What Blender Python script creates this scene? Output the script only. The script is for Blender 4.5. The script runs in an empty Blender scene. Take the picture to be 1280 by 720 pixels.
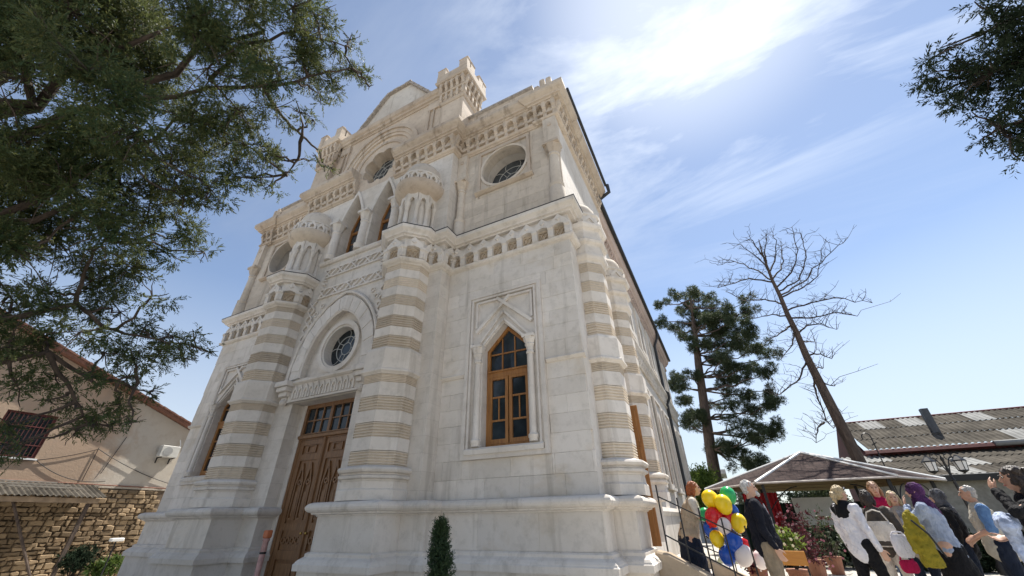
import bpy, math, random
import numpy as np
from mathutils import Vector, Matrix
from mathutils.geometry import tessellate_polygon

random.seed(7)
rng = np.random.default_rng(11)
scene = bpy.context.scene
COL = scene.collection
R = math.radians

# ------------------------------------------------------------------ camera
CAM = Vector((1.839, -6.674, 1.427))
F_PX = 475.589                      # focal length in pixels of a 1280 wide frame
YAW, PITCH, ROLL = R(-26.481), R(31.424), R(-0.862)
_f = Vector((math.sin(YAW) * math.cos(PITCH), math.cos(YAW) * math.cos(PITCH), math.sin(PITCH)))
_r = Vector((math.cos(YAW), -math.sin(YAW), 0))
_u = _r.cross(_f)
_r2 = _r * math.cos(ROLL) + _u * math.sin(ROLL)
_u2 = -_r * math.sin(ROLL) + _u * math.cos(ROLL)
cam_data = bpy.data.cameras.new('camera')
cam_data.sensor_width = 36.0
cam_data.lens = F_PX / 1280 * 36
cam_data.clip_start = 0.05
cam_data.clip_end = 3000
cam = bpy.data.objects.new('camera', cam_data)
COL.objects.link(cam)
cam.matrix_world = Matrix(((_r2.x, _u2.x, -_f.x, CAM.x), (_r2.y, _u2.y, -_f.y, CAM.y),
                           (_r2.z, _u2.z, -_f.z, CAM.z), (0, 0, 0, 1)))
scene.camera = cam

# ------------------------------------------------------------------ world and sun
SUN_EL, SUN_AZ = R(61.5), R(19.5)        # azimuth from +Y towards +X
SUN_DIR = Vector((math.sin(SUN_AZ) * math.cos(SUN_EL), math.cos(SUN_AZ) * math.cos(SUN_EL), math.sin(SUN_EL)))
world = bpy.data.worlds.new('World')
scene.world = world
world.use_nodes = True
wn, wl = world.node_tree.nodes, world.node_tree.links
wn.clear()
w_out = wn.new('ShaderNodeOutputWorld')
w_bg = wn.new('ShaderNodeBackground')
w_bg.inputs['Strength'].default_value = 0.10
w_sky = wn.new('ShaderNodeTexSky')
w_sky.sky_type = 'NISHITA'
w_sky.sun_disc = False
w_sky.sun_elevation = SUN_EL
w_sky.sun_rotation = SUN_AZ
w_sky.air_density = 1.0
w_sky.altitude = 900
w_sky.dust_density = 0.2
w_sky.ozone_density = 1.5
w_geo = wn.new('ShaderNodeTexCoord')
# high thin cloud: project the view direction onto a flat layer, wispy noise there
w_sep = wn.new('ShaderNodeSeparateXYZ')
wl.new(w_geo.outputs['Generated'], w_sep.inputs[0])
w_zc = wn.new('ShaderNodeMath'); w_zc.operation = 'MAXIMUM'; w_zc.inputs[1].default_value = 0.0
wl.new(w_sep.outputs['Z'], w_zc.inputs[0])
w_za = wn.new('ShaderNodeMath'); w_za.operation = 'ADD'; w_za.inputs[1].default_value = 0.12
wl.new(w_zc.outputs[0], w_za.inputs[0])
w_inv = wn.new('ShaderNodeMath'); w_inv.operation = 'DIVIDE'; w_inv.inputs[0].default_value = 1.0
wl.new(w_za.outputs[0], w_inv.inputs[1])
w_scale = wn.new('ShaderNodeVectorMath'); w_scale.operation = 'SCALE'
wl.new(w_geo.outputs['Generated'], w_scale.inputs[0])
wl.new(w_inv.outputs[0], w_scale.inputs['Scale'])
w_map = wn.new('ShaderNodeMapping')
w_map.inputs['Rotation'].default_value = (0, 0, R(58))
w_map.inputs['Scale'].default_value = (0.8, 2.2, 0.0)
w_map.inputs['Location'].default_value = (0.35, 0.2, 0)
wl.new(w_scale.outputs[0], w_map.inputs[0])
w_n1 = wn.new('ShaderNodeTexNoise')
w_n1.inputs['Scale'].default_value = 1.15
w_n1.inputs['Detail'].default_value = 9
w_n1.inputs['Roughness'].default_value = 0.60
w_n1.inputs['Distortion'].default_value = 0.5
wl.new(w_map.outputs[0], w_n1.inputs['Vector'])
w_r1 = wn.new('ShaderNodeMapRange')
w_r1.inputs['From Min'].default_value = 0.44
w_r1.inputs['From Max'].default_value = 0.80
wl.new(w_n1.outputs['Fac'], w_r1.inputs['Value'])
# the veil is thickest around the sun's side of the sky
w_dot = wn.new('ShaderNodeVectorMath'); w_dot.operation = 'DOT_PRODUCT'
w_dot.inputs[1].default_value = SUN_DIR
wl.new(w_geo.outputs['Generated'], w_dot.inputs[0])
w_r2 = wn.new('ShaderNodeMapRange')
w_r2.inputs['From Min'].default_value = 0.84
w_r2.inputs['From Max'].default_value = 1.0
w_r2.inputs['To Min'].default_value = 0.0
w_r2.inputs['To Max'].default_value = 1.0
w_r2.interpolation_type = 'SMOOTHSTEP'
wl.new(w_dot.outputs['Value'], w_r2.inputs['Value'])
w_th = wn.new('ShaderNodeMath'); w_th.operation = 'MULTIPLY_ADD'
w_th.inputs[1].default_value = 1.05
w_th.inputs[2].default_value = 0.13
wl.new(w_r2.outputs[0], w_th.inputs[0])
w_fac = wn.new('ShaderNodeMath'); w_fac.operation = 'MULTIPLY'
wl.new(w_r1.outputs[0], w_fac.inputs[0]); wl.new(w_th.outputs[0], w_fac.inputs[1])
# haze low over the horizon
w_r3 = wn.new('ShaderNodeMapRange')
w_r3.inputs['From Min'].default_value = 0.0
w_r3.inputs['From Max'].default_value = 0.60
w_r3.inputs['To Min'].default_value = 0.70
w_r3.inputs['To Max'].default_value = 0.0
w_r3.interpolation_type = 'SMOOTHSTEP'
wl.new(w_zc.outputs[0], w_r3.inputs['Value'])
w_gl = wn.new('ShaderNodeMapRange')          # thin veil lit up round the sun
w_gl.interpolation_type = 'SMOOTHSTEP'
w_gl.inputs['From Min'].default_value = 0.94
w_gl.inputs['From Max'].default_value = 1.0
w_gl.inputs['To Min'].default_value = 0.11
w_gl.inputs['To Max'].default_value = 0.38
wl.new(w_dot.outputs['Value'], w_gl.inputs['Value'])
w_veil = wn.new('ShaderNodeMath'); w_veil.operation = 'ADD'
wl.new(w_fac.outputs[0], w_veil.inputs[0]); wl.new(w_gl.outputs[0], w_veil.inputs[1])
w_fm = wn.new('ShaderNodeMath'); w_fm.operation = 'MAXIMUM'; w_fm.use_clamp = True
wl.new(w_veil.outputs[0], w_fm.inputs[0]); wl.new(w_r3.outputs[0], w_fm.inputs[1])
w_cb = wn.new('ShaderNodeMapRange')          # clouds scatter forward: brighter near the sun
w_cb.inputs['From Min'].default_value = 0.55
w_cb.inputs['From Max'].default_value = 1.0
w_cb.inputs['To Min'].default_value = 4.6
w_cb.inputs['To Max'].default_value = 9.0
wl.new(w_dot.outputs['Value'], w_cb.inputs['Value'])
w_cc = wn.new('ShaderNodeVectorMath'); w_cc.operation = 'SCALE'
w_cc.inputs[0].default_value = (0.96, 1.0, 1.02)
wl.new(w_cb.outputs[0], w_cc.inputs['Scale'])
w_mix = wn.new('ShaderNodeMix'); w_mix.data_type = 'RGBA'
wl.new(w_fm.outputs[0], w_mix.inputs['Factor'])
wl.new(w_sky.outputs[0], w_mix.inputs['A'])
wl.new(w_cc.outputs[0], w_mix.inputs['B'])
wl.new(w_mix.outputs['Result'], w_bg.inputs['Color'])
wl.new(w_bg.outputs[0], w_out.inputs[0])

sun_data = bpy.data.lights.new('sun', 'SUN')
sun_data.energy = 5.0
sun_data.angle = R(0.5)
sun_data.color = (1.0, 0.95, 0.87)
sun = bpy.data.objects.new('sun', sun_data)
COL.objects.link(sun)
sun.rotation_euler = (-SUN_DIR).to_track_quat('-Z', 'Y').to_euler()
sun.location = SUN_DIR * 60

scene.view_settings.view_transform = 'Standard'
scene.view_settings.look = 'None'
scene.view_settings.exposure = 0.82
scene.view_settings.gamma = 1.0
scene.cycles.max_bounces = 6
scene.cycles.diffuse_bounces = 4
scene.cycles.transparent_max_bounces = 8

# ------------------------------------------------------------------ helpers
def pix(px, py, dist=None, X=None, Y=None, Z=None):
    """a place in the scene seen in a given direction from the photographer, at a distance or on a plane"""
    d = _r2 * ((px - 640) / F_PX) - _u2 * ((py - 360) / F_PX) + _f
    if dist is not None:
        t = dist / d.length
    elif X is not None:
        t = (X - CAM.x) / d.x
    elif Y is not None:
        t = (Y - CAM.y) / d.y
    else:
        t = (Z - CAM.z) / d.z
    return CAM + d * t


class MB:
    """collects shapes; build() links them as one mesh object"""
    def __init__(self):
        self.v, self.f = [], []

    def add(self, vs, fs):
        n = len(self.v)
        self.v += [tuple(p) for p in vs]
        self.f += [tuple(i + n for i in q) for q in fs]
        return self

    def box(self, x0, x1, y0, y1, z0, z1):
        return self.add([(x0, y0, z0), (x1, y0, z0), (x1, y1, z0), (x0, y1, z0), (x0, y0, z1), (x1, y0, z1), (x1, y1, z1), (x0, y1, z1)],
                        [(3, 2, 1, 0), (4, 5, 6, 7), (0, 1, 5, 4), (1, 2, 6, 5), (2, 3, 7, 6), (3, 0, 4, 7)])

    def slab(self, x0, x1, y0, y1, z0, z1, c=0.006):
        """box whose front (-y) edges are chamfered"""
        vs = [(x0, y1, z0), (x1, y1, z0), (x1, y1, z1), (x0, y1, z1),
              (x0, y0 + c, z0), (x1, y0 + c, z0), (x1, y0 + c, z1), (x0, y0 + c, z1),
              (x0 + c, y0, z0 + c), (x1 - c, y0, z0 + c), (x1 - c, y0, z1 - c), (x0 + c, y0, z1 - c)]
        fs = [(3, 2, 1, 0)]
        for i in range(4):
            j = (i + 1) % 4
            fs += [(i, j, 4 + j, 4 + i), (4 + i, 4 + j, 8 + j, 8 + i)]
        fs.append((8, 9, 10, 11))
        fs = [tuple(reversed(q)) if k == 0 else q for k, q in enumerate(fs)]
        return self.add(vs, [(0, 1, 2, 3)] + fs[1:])

    def plate(self, outer, holes, y0, y1):
        """outline with holes in the x,z plane, from front y0 to back y1"""
        loops = [list(outer)] + [list(h) for h in holes]
        flat = [p for l in loops for p in l]
        tris = tessellate_polygon([[Vector((p[0], p[1], 0)) for p in l] for l in loops])
        n = len(flat)
        vs = [(p[0], y0, p[1]) for p in flat] + [(p[0], y1, p[1]) for p in flat]
        fs = [tuple(t) for t in tris] + [tuple(i + n for i in reversed(t)) for t in tris]
        o = 0
        for l in loops:
            m = len(l)
            for i in range(m):
                a, b = o + i, o + (i + 1) % m
                fs.append((a, b, b + n, a + n))
            o += m
        return self.add(vs, fs)

    def hprism(self, poly, z0, z1):
        n = len(poly)
        vs = [(p[0], p[1], z0) for p in poly] + [(p[0], p[1], z1) for p in poly]
        fs = [tuple(reversed(range(n))), tuple(range(n, 2 * n))]
        for i in range(n):
            j = (i + 1) % n
            fs.append((i, j, n + j, n + i))
        return self.add(vs, fs)

    def xprism(self, poly, x0, x1):
        """profile in (y,z) drawn out along x"""
        n = len(poly)
        vs = [(x0, p[0], p[1]) for p in poly] + [(x1, p[0], p[1]) for p in poly]
        fs = [tuple(range(n)), tuple(reversed(range(n, 2 * n)))]
        for i in range(n):
            j = (i + 1) % n
            fs.append((i, n + i, n + j, j))
        return self.add(vs, fs)

    def sweep(self, path, prof, closed=False):
        """profile of (offset outwards, z) along a plan path; outwards is to the right of travel"""
        n = len(path)
        P = [Vector(p) for p in path]
        offs = []
        for i in range(n):
            a = P[i - 1] if (i > 0 or closed) else None
            b = P[(i + 1) % n] if (i < n - 1 or closed) else None
            ns = []
            if a is not None:
                d = (P[i] - a).normalized(); ns.append(Vector((d.y, -d.x)))
            if b is not None:
                d = (b - P[i]).normalized(); ns.append(Vector((d.y, -d.x)))
            if len(ns) == 1:
                offs.append(ns[0])
            else:
                m = ns[0] + ns[1]
                k = 1 + ns[0].dot(ns[1])
                offs.append(m / max(k, 0.25))
        m = len(prof)
        vs = []
        for i in range(n):
            for o, z in prof:
                q = P[i] + offs[i] * o
                vs.append((q.x, q.y, z))
        fs = []
        for i in range(n if closed else n - 1):
            j = (i + 1) % n
            for k in range(m):
                l = (k + 1) % m
                fs.append((i * m + k, j * m + k, j * m + l, i * m + l))
        if not closed:
            fs += [tuple(range(m)), tuple(reversed(range((n - 1) * m, n * m)))]
        return self.add(vs, fs)

    def lathe(self, cx, cy, prof, n=8, ph=math.pi / 8, a0=0, a1=None):
        """rings of (radius, z) round a vertical axis"""
        m = len(prof)
        vs = []
        for i in range(n):
            a = ph + 2 * math.pi * i / n
            for r, z in prof:
                vs.append((cx + r * math.cos(a), cy + r * math.sin(a), z))
        fs = []
        for i in range(n):
            j = (i + 1) % n
            for k in range(m - 1):
                fs.append((i * m + k, j * m + k, j * m + k + 1, i * m + k + 1))
        fs.append(tuple(i * m for i in reversed(range(n))))
        fs.append(tuple(i * m + m - 1 for i in range(n)))
        return self.add(vs, fs)

    def tube(self, pts, rads, n=6, cap=True):
        pts = [Vector(p) for p in pts]
        if not hasattr(rads, '__len__'):
            rads = [rads] * len(pts)
        vs, fs = [], []
        up = None
        for i, p in enumerate(pts):
            d = (pts[min(i + 1, len(pts) - 1)] - pts[max(i - 1, 0)])
            d = d.normalized() if d.length > 1e-9 else Vector((0, 0, 1))
            if up is None:
                up = d.orthogonal().normalized()
            up = up - d * up.dot(d)
            up = up.normalized() if up.length > 1e-6 else d.orthogonal().normalized()
            s = d.cross(up)
            for k in range(n):
                a = 2 * math.pi * k / n
                vs.append(p + (up * math.cos(a) + s * math.sin(a)) * rads[i])
        for i in range(len(pts) - 1):
            for k in range(n):
                l = (k + 1) % n
                fs.append((i * n + k, i * n + l, (i + 1) * n + l, (i + 1) * n + k))
        if cap:
            fs += [tuple(reversed(range(n))), tuple(range((len(pts) - 1) * n, len(pts) * n))]
        return self.add(vs, fs)

    def ball(self, c, r, nu=12, nv=8, M=None):
        c = Vector(c)
        if not hasattr(r, '__len__'):
            r = (r, r, r)
        vs = [Vector((0, 0, -1))]
        for j in range(1, nv):
            t = math.pi * j / nv
            for i in range(nu):
                a = 2 * math.pi * i / nu
                vs.append(Vector((math.sin(t) * math.cos(a), math.sin(t) * math.sin(a), -math.cos(t))))
        vs.append(Vector((0, 0, 1)))
        fs = []
        for i in range(nu):
            k = (i + 1) % nu
            fs.append((0, 1 + k, 1 + i))
            for j in range(nv - 2):
                fs.append((1 + j * nu + i, 1 + j * nu + k, 1 + (j + 1) * nu + k, 1 + (j + 1) * nu + i))
            fs.append((1 + (nv - 2) * nu + i, 1 + (nv - 2) * nu + k, len(vs) - 1))
        out = []
        for p in vs:
            q = Vector((p.x * r[0], p.y * r[1], p.z * r[2]))
            if M is not None:
                q = M @ q
            out.append(c + q)
        return self.add(out, fs)

    def mirror(self, sx=-1):
        self.v = [(sx * p[0], p[1], p[2]) for p in self.v]
        if sx < 0:
            self.f = [tuple(reversed(q)) for q in self.f]
        return self

    def xf(self, M):
        self.v = [tuple(M @ Vector(p)) for p in self.v]
        return self

    def mesh(self, name, mat, smooth=False):
        me = bpy.data.meshes.new(name)
        me.from_pydata(self.v, [], self.f)
        me.validate(verbose=False)
        import bmesh
        bm = bmesh.new(); bm.from_mesh(me)
        bmesh.ops.recalc_face_normals(bm, faces=bm.faces)
        bm.to_mesh(me); bm.free()
        me.materials.append(mat)
        if smooth:
            me.polygons.foreach_set('use_smooth', [True] * len(me.polygons))
            me.set_sharp_from_angle(angle=R(38))
        return me

    def build(self, name, mat, parent=None, smooth=False, loc=None, rz=0.0, bevel=0.0):
        return inst(self.mesh(name, mat, smooth), name, parent, loc, rz, bevel=bevel)


def inst(me, name, parent=None, loc=None, rz=0.0, scale=None, rot=None, bevel=0.0):
    o = bpy.data.objects.new(name, me)
    COL.objects.link(o)
    o.parent = parent
    if loc is not None:
        o.location = loc
    if rot is not None:
        o.rotation_euler = rot
    elif rz:
        o.rotation_euler = (0, 0, rz)
    if scale is not None:
        o.scale = scale
    if bevel:
        m = o.modifiers.new('edge', 'BEVEL')
        m.width = bevel; m.segments = 1; m.limit_method = 'ANGLE'; m.angle_limit = R(40)
    return o


def empty(name, loc=(0, 0, 0), rz=0.0, parent=None):
    o = bpy.data.objects.new(name, None)
    COL.objects.link(o)
    o.empty_display_size = 0.2
    o.location = loc
    o.rotation_euler = (0, 0, rz)
    o.parent = parent
    return o


def tag(o, label=None, cat=None, group=None, kind=None):
    if label: o['label'] = label
    if cat: o['category'] = cat
    if group: o['group'] = group
    if kind: o['kind'] = kind
    return o


# ------------------------------------------------------------------ materials
def nodemat(name):
    m = bpy.data.materials.new(name)
    m.use_nodes = True
    nt = m.node_tree
    b = nt.nodes['Principled BSDF']
    return m, nt.nodes, nt.links, b


def mix_rgb(n, l, fac, a, b, mode='MIX'):
    x = n.new('ShaderNodeMix'); x.data_type = 'RGBA'; x.blend_type = mode
    for key, val in (('Factor', fac), ('A', a), ('B', b)):
        if isinstance(val, bpy.types.NodeSocket):
            l.new(val, x.inputs[key])
        elif key == 'Factor':
            x.inputs[key].default_value = val
        else:
            x.inputs[key].default_value = (*val, 1)
    return x.outputs['Result']


def noise(n, l, scale, detail=4, rough=0.55, vec=None, dist=0.0):
    t = n.new('ShaderNodeTexNoise')
    t.inputs['Scale'].default_value = scale
    t.inputs['Detail'].default_value = detail
    t.inputs['Roughness'].default_value = rough
    t.inputs['Distortion'].default_value = dist
    if vec is not None:
        l.new(vec, t.inputs['Vector'])
    return t.outputs['Fac']


def ramp(n, l, fac, a, b, lo=0.0, hi=1.0):
    r = n.new('ShaderNodeMapRange')
    r.inputs['From Min'].default_value = a
    r.inputs['From Max'].default_value = b
    r.inputs['To Min'].default_value = lo
    r.inputs['To Max'].default_value = hi
    l.new(fac, r.inputs['Value'])
    return r.outputs[0]


def world_pos(n, l, scale=(1, 1, 1)):
    g = n.new('ShaderNodeNewGeometry')
    m = n.new('ShaderNodeMapping')
    m.inputs['Scale'].default_value = scale
    l.new(g.outputs['Position'], m.inputs['Vector'])
    return m.outputs[0]


def bump(n, l, b, h, strength=0.3, dist=0.01):
    x = n.new('ShaderNodeBump')
    x.inputs['Strength'].default_value = strength
    x.inputs['Distance'].default_value = dist
    l.new(h, x.inputs['Height'])
    l.new(x.outputs[0], b.inputs['Normal'])


def stone_mat(name, base, dark, rnd=0.10, grime=0.5, joints=False, rough=0.86, patch=None):
    m, n, l, b = nodemat(name)
    p = world_pos(n, l)
    big = noise(n, l, 0.55, 6, 0.62, p)
    c = mix_rgb(n, l, ramp(n, l, big, 0.42, 0.68), base, dark)
    if patch:
        c = mix_rgb(n, l, ramp(n, l, noise(n, l, 0.9, 5, 0.6, p, 0.6), 0.55, 0.66, 0, 0.6), c, patch)
    med = noise(n, l, 5.0, 7, 0.68, p)
    c = mix_rgb(n, l, ramp(n, l, med, 0.5, 0.74, 0, 0.45), c, tuple(x * 0.62 for x in dark))
    st = noise(n, l, 3.2, 5, 0.65, world_pos(n, l, (1.0, 1.0, 0.09)))        # rain streaks
    c = mix_rgb(n, l, ramp(n, l, st, 0.56, 0.75, 0, grime), c, (dark[0] * 0.52, dark[1] * 0.50, dark[2] * 0.47))
    sp = noise(n, l, 38, 3, 0.6, p)
    c = mix_rgb(n, l, ramp(n, l, sp, 0.62, 0.75, 0, 0.35), c, tuple(x * 0.55 for x in dark))
    oi = n.new('ShaderNodeObjectInfo')
    hs = n.new('ShaderNodeHueSaturation')
    l.new(ramp(n, l, oi.outputs['Random'], 0, 1, 1 - rnd, 1 + rnd * 0.7), hs.inputs['Value'])
    l.new(c, hs.inputs['Color'])
    c = hs.outputs[0]
    h = noise(n, l, 55, 6, 0.7, p)
    if joints:
        mp = n.new('ShaderNodeMapping')
        g = n.new('ShaderNodeNewGeometry')
        sx = n.new('ShaderNodeSeparateXYZ'); l.new(g.outputs['Position'], sx.inputs[0])
        ad = n.new('ShaderNodeMath'); ad.operation = 'ADD'
        l.new(sx.outputs['X'], ad.inputs[0]); l.new(sx.outputs['Y'], ad.inputs[1])
        cb = n.new('ShaderNodeCombineXYZ')
        l.new(ad.outputs[0], cb.inputs['X']); l.new(sx.outputs['Z'], cb.inputs['Y'])
        br = n.new('ShaderNodeTexBrick')
        br.inputs['Scale'].default_value = 1.0
        br.inputs['Brick Width'].default_value = 0.62
        br.inputs['Row Height'].default_value = 0.32
        br.inputs['Mortar Size'].default_value = 0.004
        br.inputs['Mortar Smooth'].default_value = 0.4
        br.inputs['Color1'].default_value = (1, 1, 1, 1)
        br.inputs['Color2'].default_value = (0.90, 0.89, 0.87, 1)
        br.inputs['Mortar'].default_value = (0.74, 0.72, 0.70, 1)
        l.new(cb.outputs[0], br.inputs['Vector'])
        c = mix_rgb(n, l, 0.85, c, br.outputs['Color'], 'MULTIPLY')
    l.new(c, b.inputs['Base Color'])
    b.inputs['Roughness'].default_value = rough
    b.inputs['Specular IOR Level'].default_value = 0.25
    bump(n, l, b, h, 0.35, 0.012)
    return m


def plain_mat(name, col, rough=0.6, var=0.12, scale=6.0, metal=0.0, bump_s=0.0, spec=0.4):
    m, n, l, b = nodemat(name)
    p = world_pos(n, l)
    f = noise(n, l, scale, 5, 0.6, p)
    c = mix_rgb(n, l, ramp(n, l, f, 0.3, 0.7), tuple(x * (1 - var) for x in col), tuple(min(1, x * (1 + var)) for x in col))
    l.new(c, b.inputs['Base Color'])
    b.inputs['Roughness'].default_value = rough
    b.inputs['Metallic'].default_value = metal
    b.inputs['Specular IOR Level'].default_value = spec
    if bump_s:
        bump(n, l, b, noise(n, l, scale * 8, 4, 0.6, p), bump_s, 0.01)
    return m


def wood_mat(name, col, dark, axis_scale=(9, 9, 0.7), rough=0.45):
    m, n, l, b = nodemat(name)
    p = world_pos(n, l, axis_scale)
    f = noise(n, l, 3.5, 7, 0.65, p, 0.8)
    c = mix_rgb(n, l, ramp(n, l, f, 0.35, 0.68), col, dark)
    l.new(c, b.inputs['Base Color'])
    b.inputs['Roughness'].default_value = rough
    bump(n, l, b, f, 0.25, 0.004)
    return m


def glass_mat(name, col=(0.015, 0.02, 0.024), rough=0.04):
    m, n, l, b = nodemat(name)
    p = world_pos(n, l)
    c = mix_rgb(n, l, ramp(n, l, noise(n, l, 1.4, 4, 0.6, p), 0.4, 0.7), col, tuple(x * 2.6 for x in col))
    l.new(c, b.inputs['Base Color'])
    b.inputs['Roughness'].default_value = rough
    b.inputs['IOR'].default_value = 1.45
    b.inputs['Specular IOR Level'].default_value = 0.45
    bump(n, l, b, noise(n, l, 1.8, 2, 0.5, p), 0.08, 0.02)
    return m


M = {}
M['stone'] = stone_mat('limestone', (0.70, 0.65, 0.59), (0.58, 0.525, 0.455), 0.06, 0.6)
M['stone_j'] = stone_mat('limestone_coursed', (0.70, 0.65, 0.59), (0.58, 0.525, 0.455), 0.03, 0.6, joints=True)
M['ashlar'] = stone_mat('limestone_ashlar', (0.71, 0.66, 0.60), (0.60, 0.545, 0.47), 0.10, 0.65, patch=(0.56, 0.47, 0.355))
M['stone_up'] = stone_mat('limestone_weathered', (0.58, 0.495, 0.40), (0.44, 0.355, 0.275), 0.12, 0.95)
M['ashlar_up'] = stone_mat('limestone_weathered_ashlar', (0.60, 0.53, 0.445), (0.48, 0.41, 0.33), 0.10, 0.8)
M['band_low'] = stone_mat('limestone_ribbed', (0.65, 0.565, 0.46), (0.54, 0.455, 0.355), 0.10, 0.4)
M['band'] = stone_mat('limestone_tan', (0.58, 0.50, 0.405), (0.48, 0.405, 0.315), 0.14, 0.35)
M['recess'] = stone_mat('limestone_recess', (0.52, 0.425, 0.315), (0.42, 0.335, 0.245), 0.12, 0.5)  # browner, darker limestone for lattice panels, panel backs and niche backs
M['wood'] = wood_mat('varnished_pine', (0.36, 0.165, 0.045), (0.20, 0.08, 0.02))
M['door'] = wood_mat('oak_door', (0.24, 0.12, 0.048), (0.12, 0.055, 0.02))
M['glass'] = glass_mat('window_glass')
M['glass_up'] = glass_mat('leaded_glass', (0.035, 0.04, 0.045), 0.12)
M['lead'] = plain_mat('lead_came', (0.42, 0.42, 0.40), 0.6)
M['black'] = plain_mat('black_metal', (0.012, 0.012, 0.014), 0.45)
M['zinc'] = plain_mat('dark_zinc', (0.03, 0.032, 0.036), 0.5, 0.3)
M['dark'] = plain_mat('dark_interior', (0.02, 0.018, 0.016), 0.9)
M['tile'] = plain_mat('grey_roof_tile', (0.34, 0.30, 0.26), 0.8, 0.35, 9, bump_s=0.3)
# ------------------------------------------------------------------ ground
def ground_z(x, y):
    t = min(1, max(0, (y + 5) / 7))
    d = min(1, max(0, (-12 - x) / 8))
    return 0.22 * t * t * (3 - 2 * t) - 0.7 * d


gm = MB()
gx = [-300, -120, -60, -30, -20, -12, -6, 0, 3, 6, 12, 20, 40, 80, 300]
gy = [-300, -100, -40, -20, -10, -7, -5, -4, -3, -2, -1, 0, 1, 2, 4, 8, 15, 30, 60, 120, 600]
gv = [(x, y, ground_z(x, y)) for y in gy for x in gx]
gf = [(j * len(gx) + i, j * len(gx) + i + 1, (j + 1) * len(gx) + i + 1, (j + 1) * len(gx) + i)
      for j in range(len(gy) - 1) for i in range(len(gx) - 1)]
gm.add(gv, gf)
mg, n_, l_, b_ = nodemat('pale_paving')
p_ = world_pos(n_, l_)
br_ = n_.new('ShaderNodeTexBrick')
br_.inputs['Scale'].default_value = 1.0
br_.inputs['Brick Width'].default_value = 0.4
br_.inputs['Row Height'].default_value = 0.4
br_.inputs['Mortar Size'].default_value = 0.008
br_.inputs['Color1'].default_value = (0.48, 0.45, 0.40, 1)
br_.inputs['Color2'].default_value = (0.42, 0.40, 0.355, 1)
br_.inputs['Mortar'].default_value = (0.22, 0.20, 0.18, 1)
l_.new(p_, br_.inputs['Vector'])
l_.new(mix_rgb(n_, l_, ramp(n_, l_, noise(n_, l_, 0.6, 6, 0.6, p_), 0.4, 0.7, 0, 0.5), br_.outputs['Color'], (0.30, 0.27, 0.23)), b_.inputs['Base Color'])
b_.inputs['Roughness'].default_value = 0.85
bump(n_, l_, b_, br_.outputs['Fac'], 0.2, -0.01)
tag(gm.build('ground', mg), kind='structure')
lw = MB().add([(0.9, 9.0, 0.226), (120, 9.0, 0.226), (120, 160, 0.226), (0.9, 160, 0.226)], [(0, 1, 2, 3)])
tag(lw.build('lawn', plain_mat('lawn_earth', (0.085, 0.085, 0.045), 0.95, 0.4, 1.2, bump_s=0.6)), kind='structure')

# ------------------------------------------------------------------ the stone building
HALL = empty('prayer_hall', (-6.5, 0, 0))
tag(HALL, 'ornate two-storey pale limestone prayer hall with striped piers and crenellated towers', 'building')

PC = (2.31, -0.52)          # axis of the right hand pier (from the middle of the front)
RIS = -0.41                 # front of the middle projection
RX = 3.26                   # its half width
WX = 6.5                    # half width of the front
T8 = math.tan(math.pi / 8)


def octo(a, c=PC, wall=RIS):
    s = a * T8
    return [(c[0] - a, wall), (c[0] - a, c[1] - s), (c[0] - s, c[1] - a), (c[0] + s, c[1] - a), (c[0] + a, c[1] - s), (c[0] + a, wall)]


def mirrored(path):
    return [(-x, y) for x, y in reversed(path)]


def both(make, name, mat, parent=HALL, smooth=False):
    """the same shape on the right and, mirrored, on the left"""
    out = []
    for s in (1, -1):
        mb = make()
        if s < 0:
            mb.mirror()
        out.append(mb.build(name, mat, parent, smooth))
    return out


def circle(cx, cz, r, n=32, ph=0.0):
    return [(cx + r * math.cos(ph + 2 * math.pi * i / n), cz + r * math.sin(ph + 2 * math.pi * i / n)) for i in range(n)]


def pointed(cx, hw, z0, zs, za, n=5, bow=0.0):
    """opening with a pointed head: sill z0, springing zs, apex za"""
    pts = [(cx - hw, z0), (cx + hw, z0), (cx + hw, zs)]
    for i in range(1, n):
        t = i / n
        b = bow * math.sin(math.pi * t)
        pts.append((cx + hw * (1 - t) + b * 0.6, zs + (za - zs) * t + b * 0.5))
    pts.append((cx, za))
    for i in range(n - 1, 0, -1):
        t = i / n
        b = bow * math.sin(math.pi * t)
        pts.append((cx - hw * (1 - t) - b * 0.6, zs + (za - zs) * t + b * 0.5))
    pts.append((cx - hw, zs))
    return pts


def cut_rects(rect, hole):
    x0, x1, z0, z1 = rect
    a0, a1, b0, b1 = hole
    if a1 <= x0 or a0 >= x1 or b1 <= z0 or b0 >= z1:
        return [rect]
    out = []
    if a0 > x0: out.append((x0, a0, z0, z1))
    if a1 < x1: out.append((a1, x1, z0, z1))
    m0, m1 = max(x0, a0), min(x1, a1)
    if b0 > z0: out.append((m0, m1, z0, b0))
    if b1 < z1: out.append((m0, m1, b1, z1))
    return out


def ashlar(parent, x0, x1, z0, z1, y, mat, ch=0.34, bw=0.72, holes=(), seed=1, depth=0.05, sgn=1):
    r = random.Random(seed)
    rows = max(1, round((z1 - z0) / ch))
    h = (z1 - z0) / rows
    g = 0.0012
    for i in range(rows):
        x = x0 - (r.random() * 0.3 + (0.36 if i % 2 else 0))
        while x < x1:
            w = bw * (0.75 + 0.5 * r.random())
            rects = [(max(x, x0), min(x + w, x1), z0 + i * h, z0 + (i + 1) * h)]
            for ho in holes:
                rects = [q for rc in rects for q in cut_rects(rc, ho)]
            dy = (r.random() - 0.5) * 0.004
            for q in rects:
                if q[1] - q[0] < 0.03 or q[3] - q[2] < 0.03:
                    continue
                a, c = (q[0], q[1]) if sgn > 0 else (-q[1], -q[0])
                MB().slab(a + g, c - g, y + dy, y + depth, q[2] + g, q[3] - g, 0.003).build('ashlar_block', mat, parent)
            x += w


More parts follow.
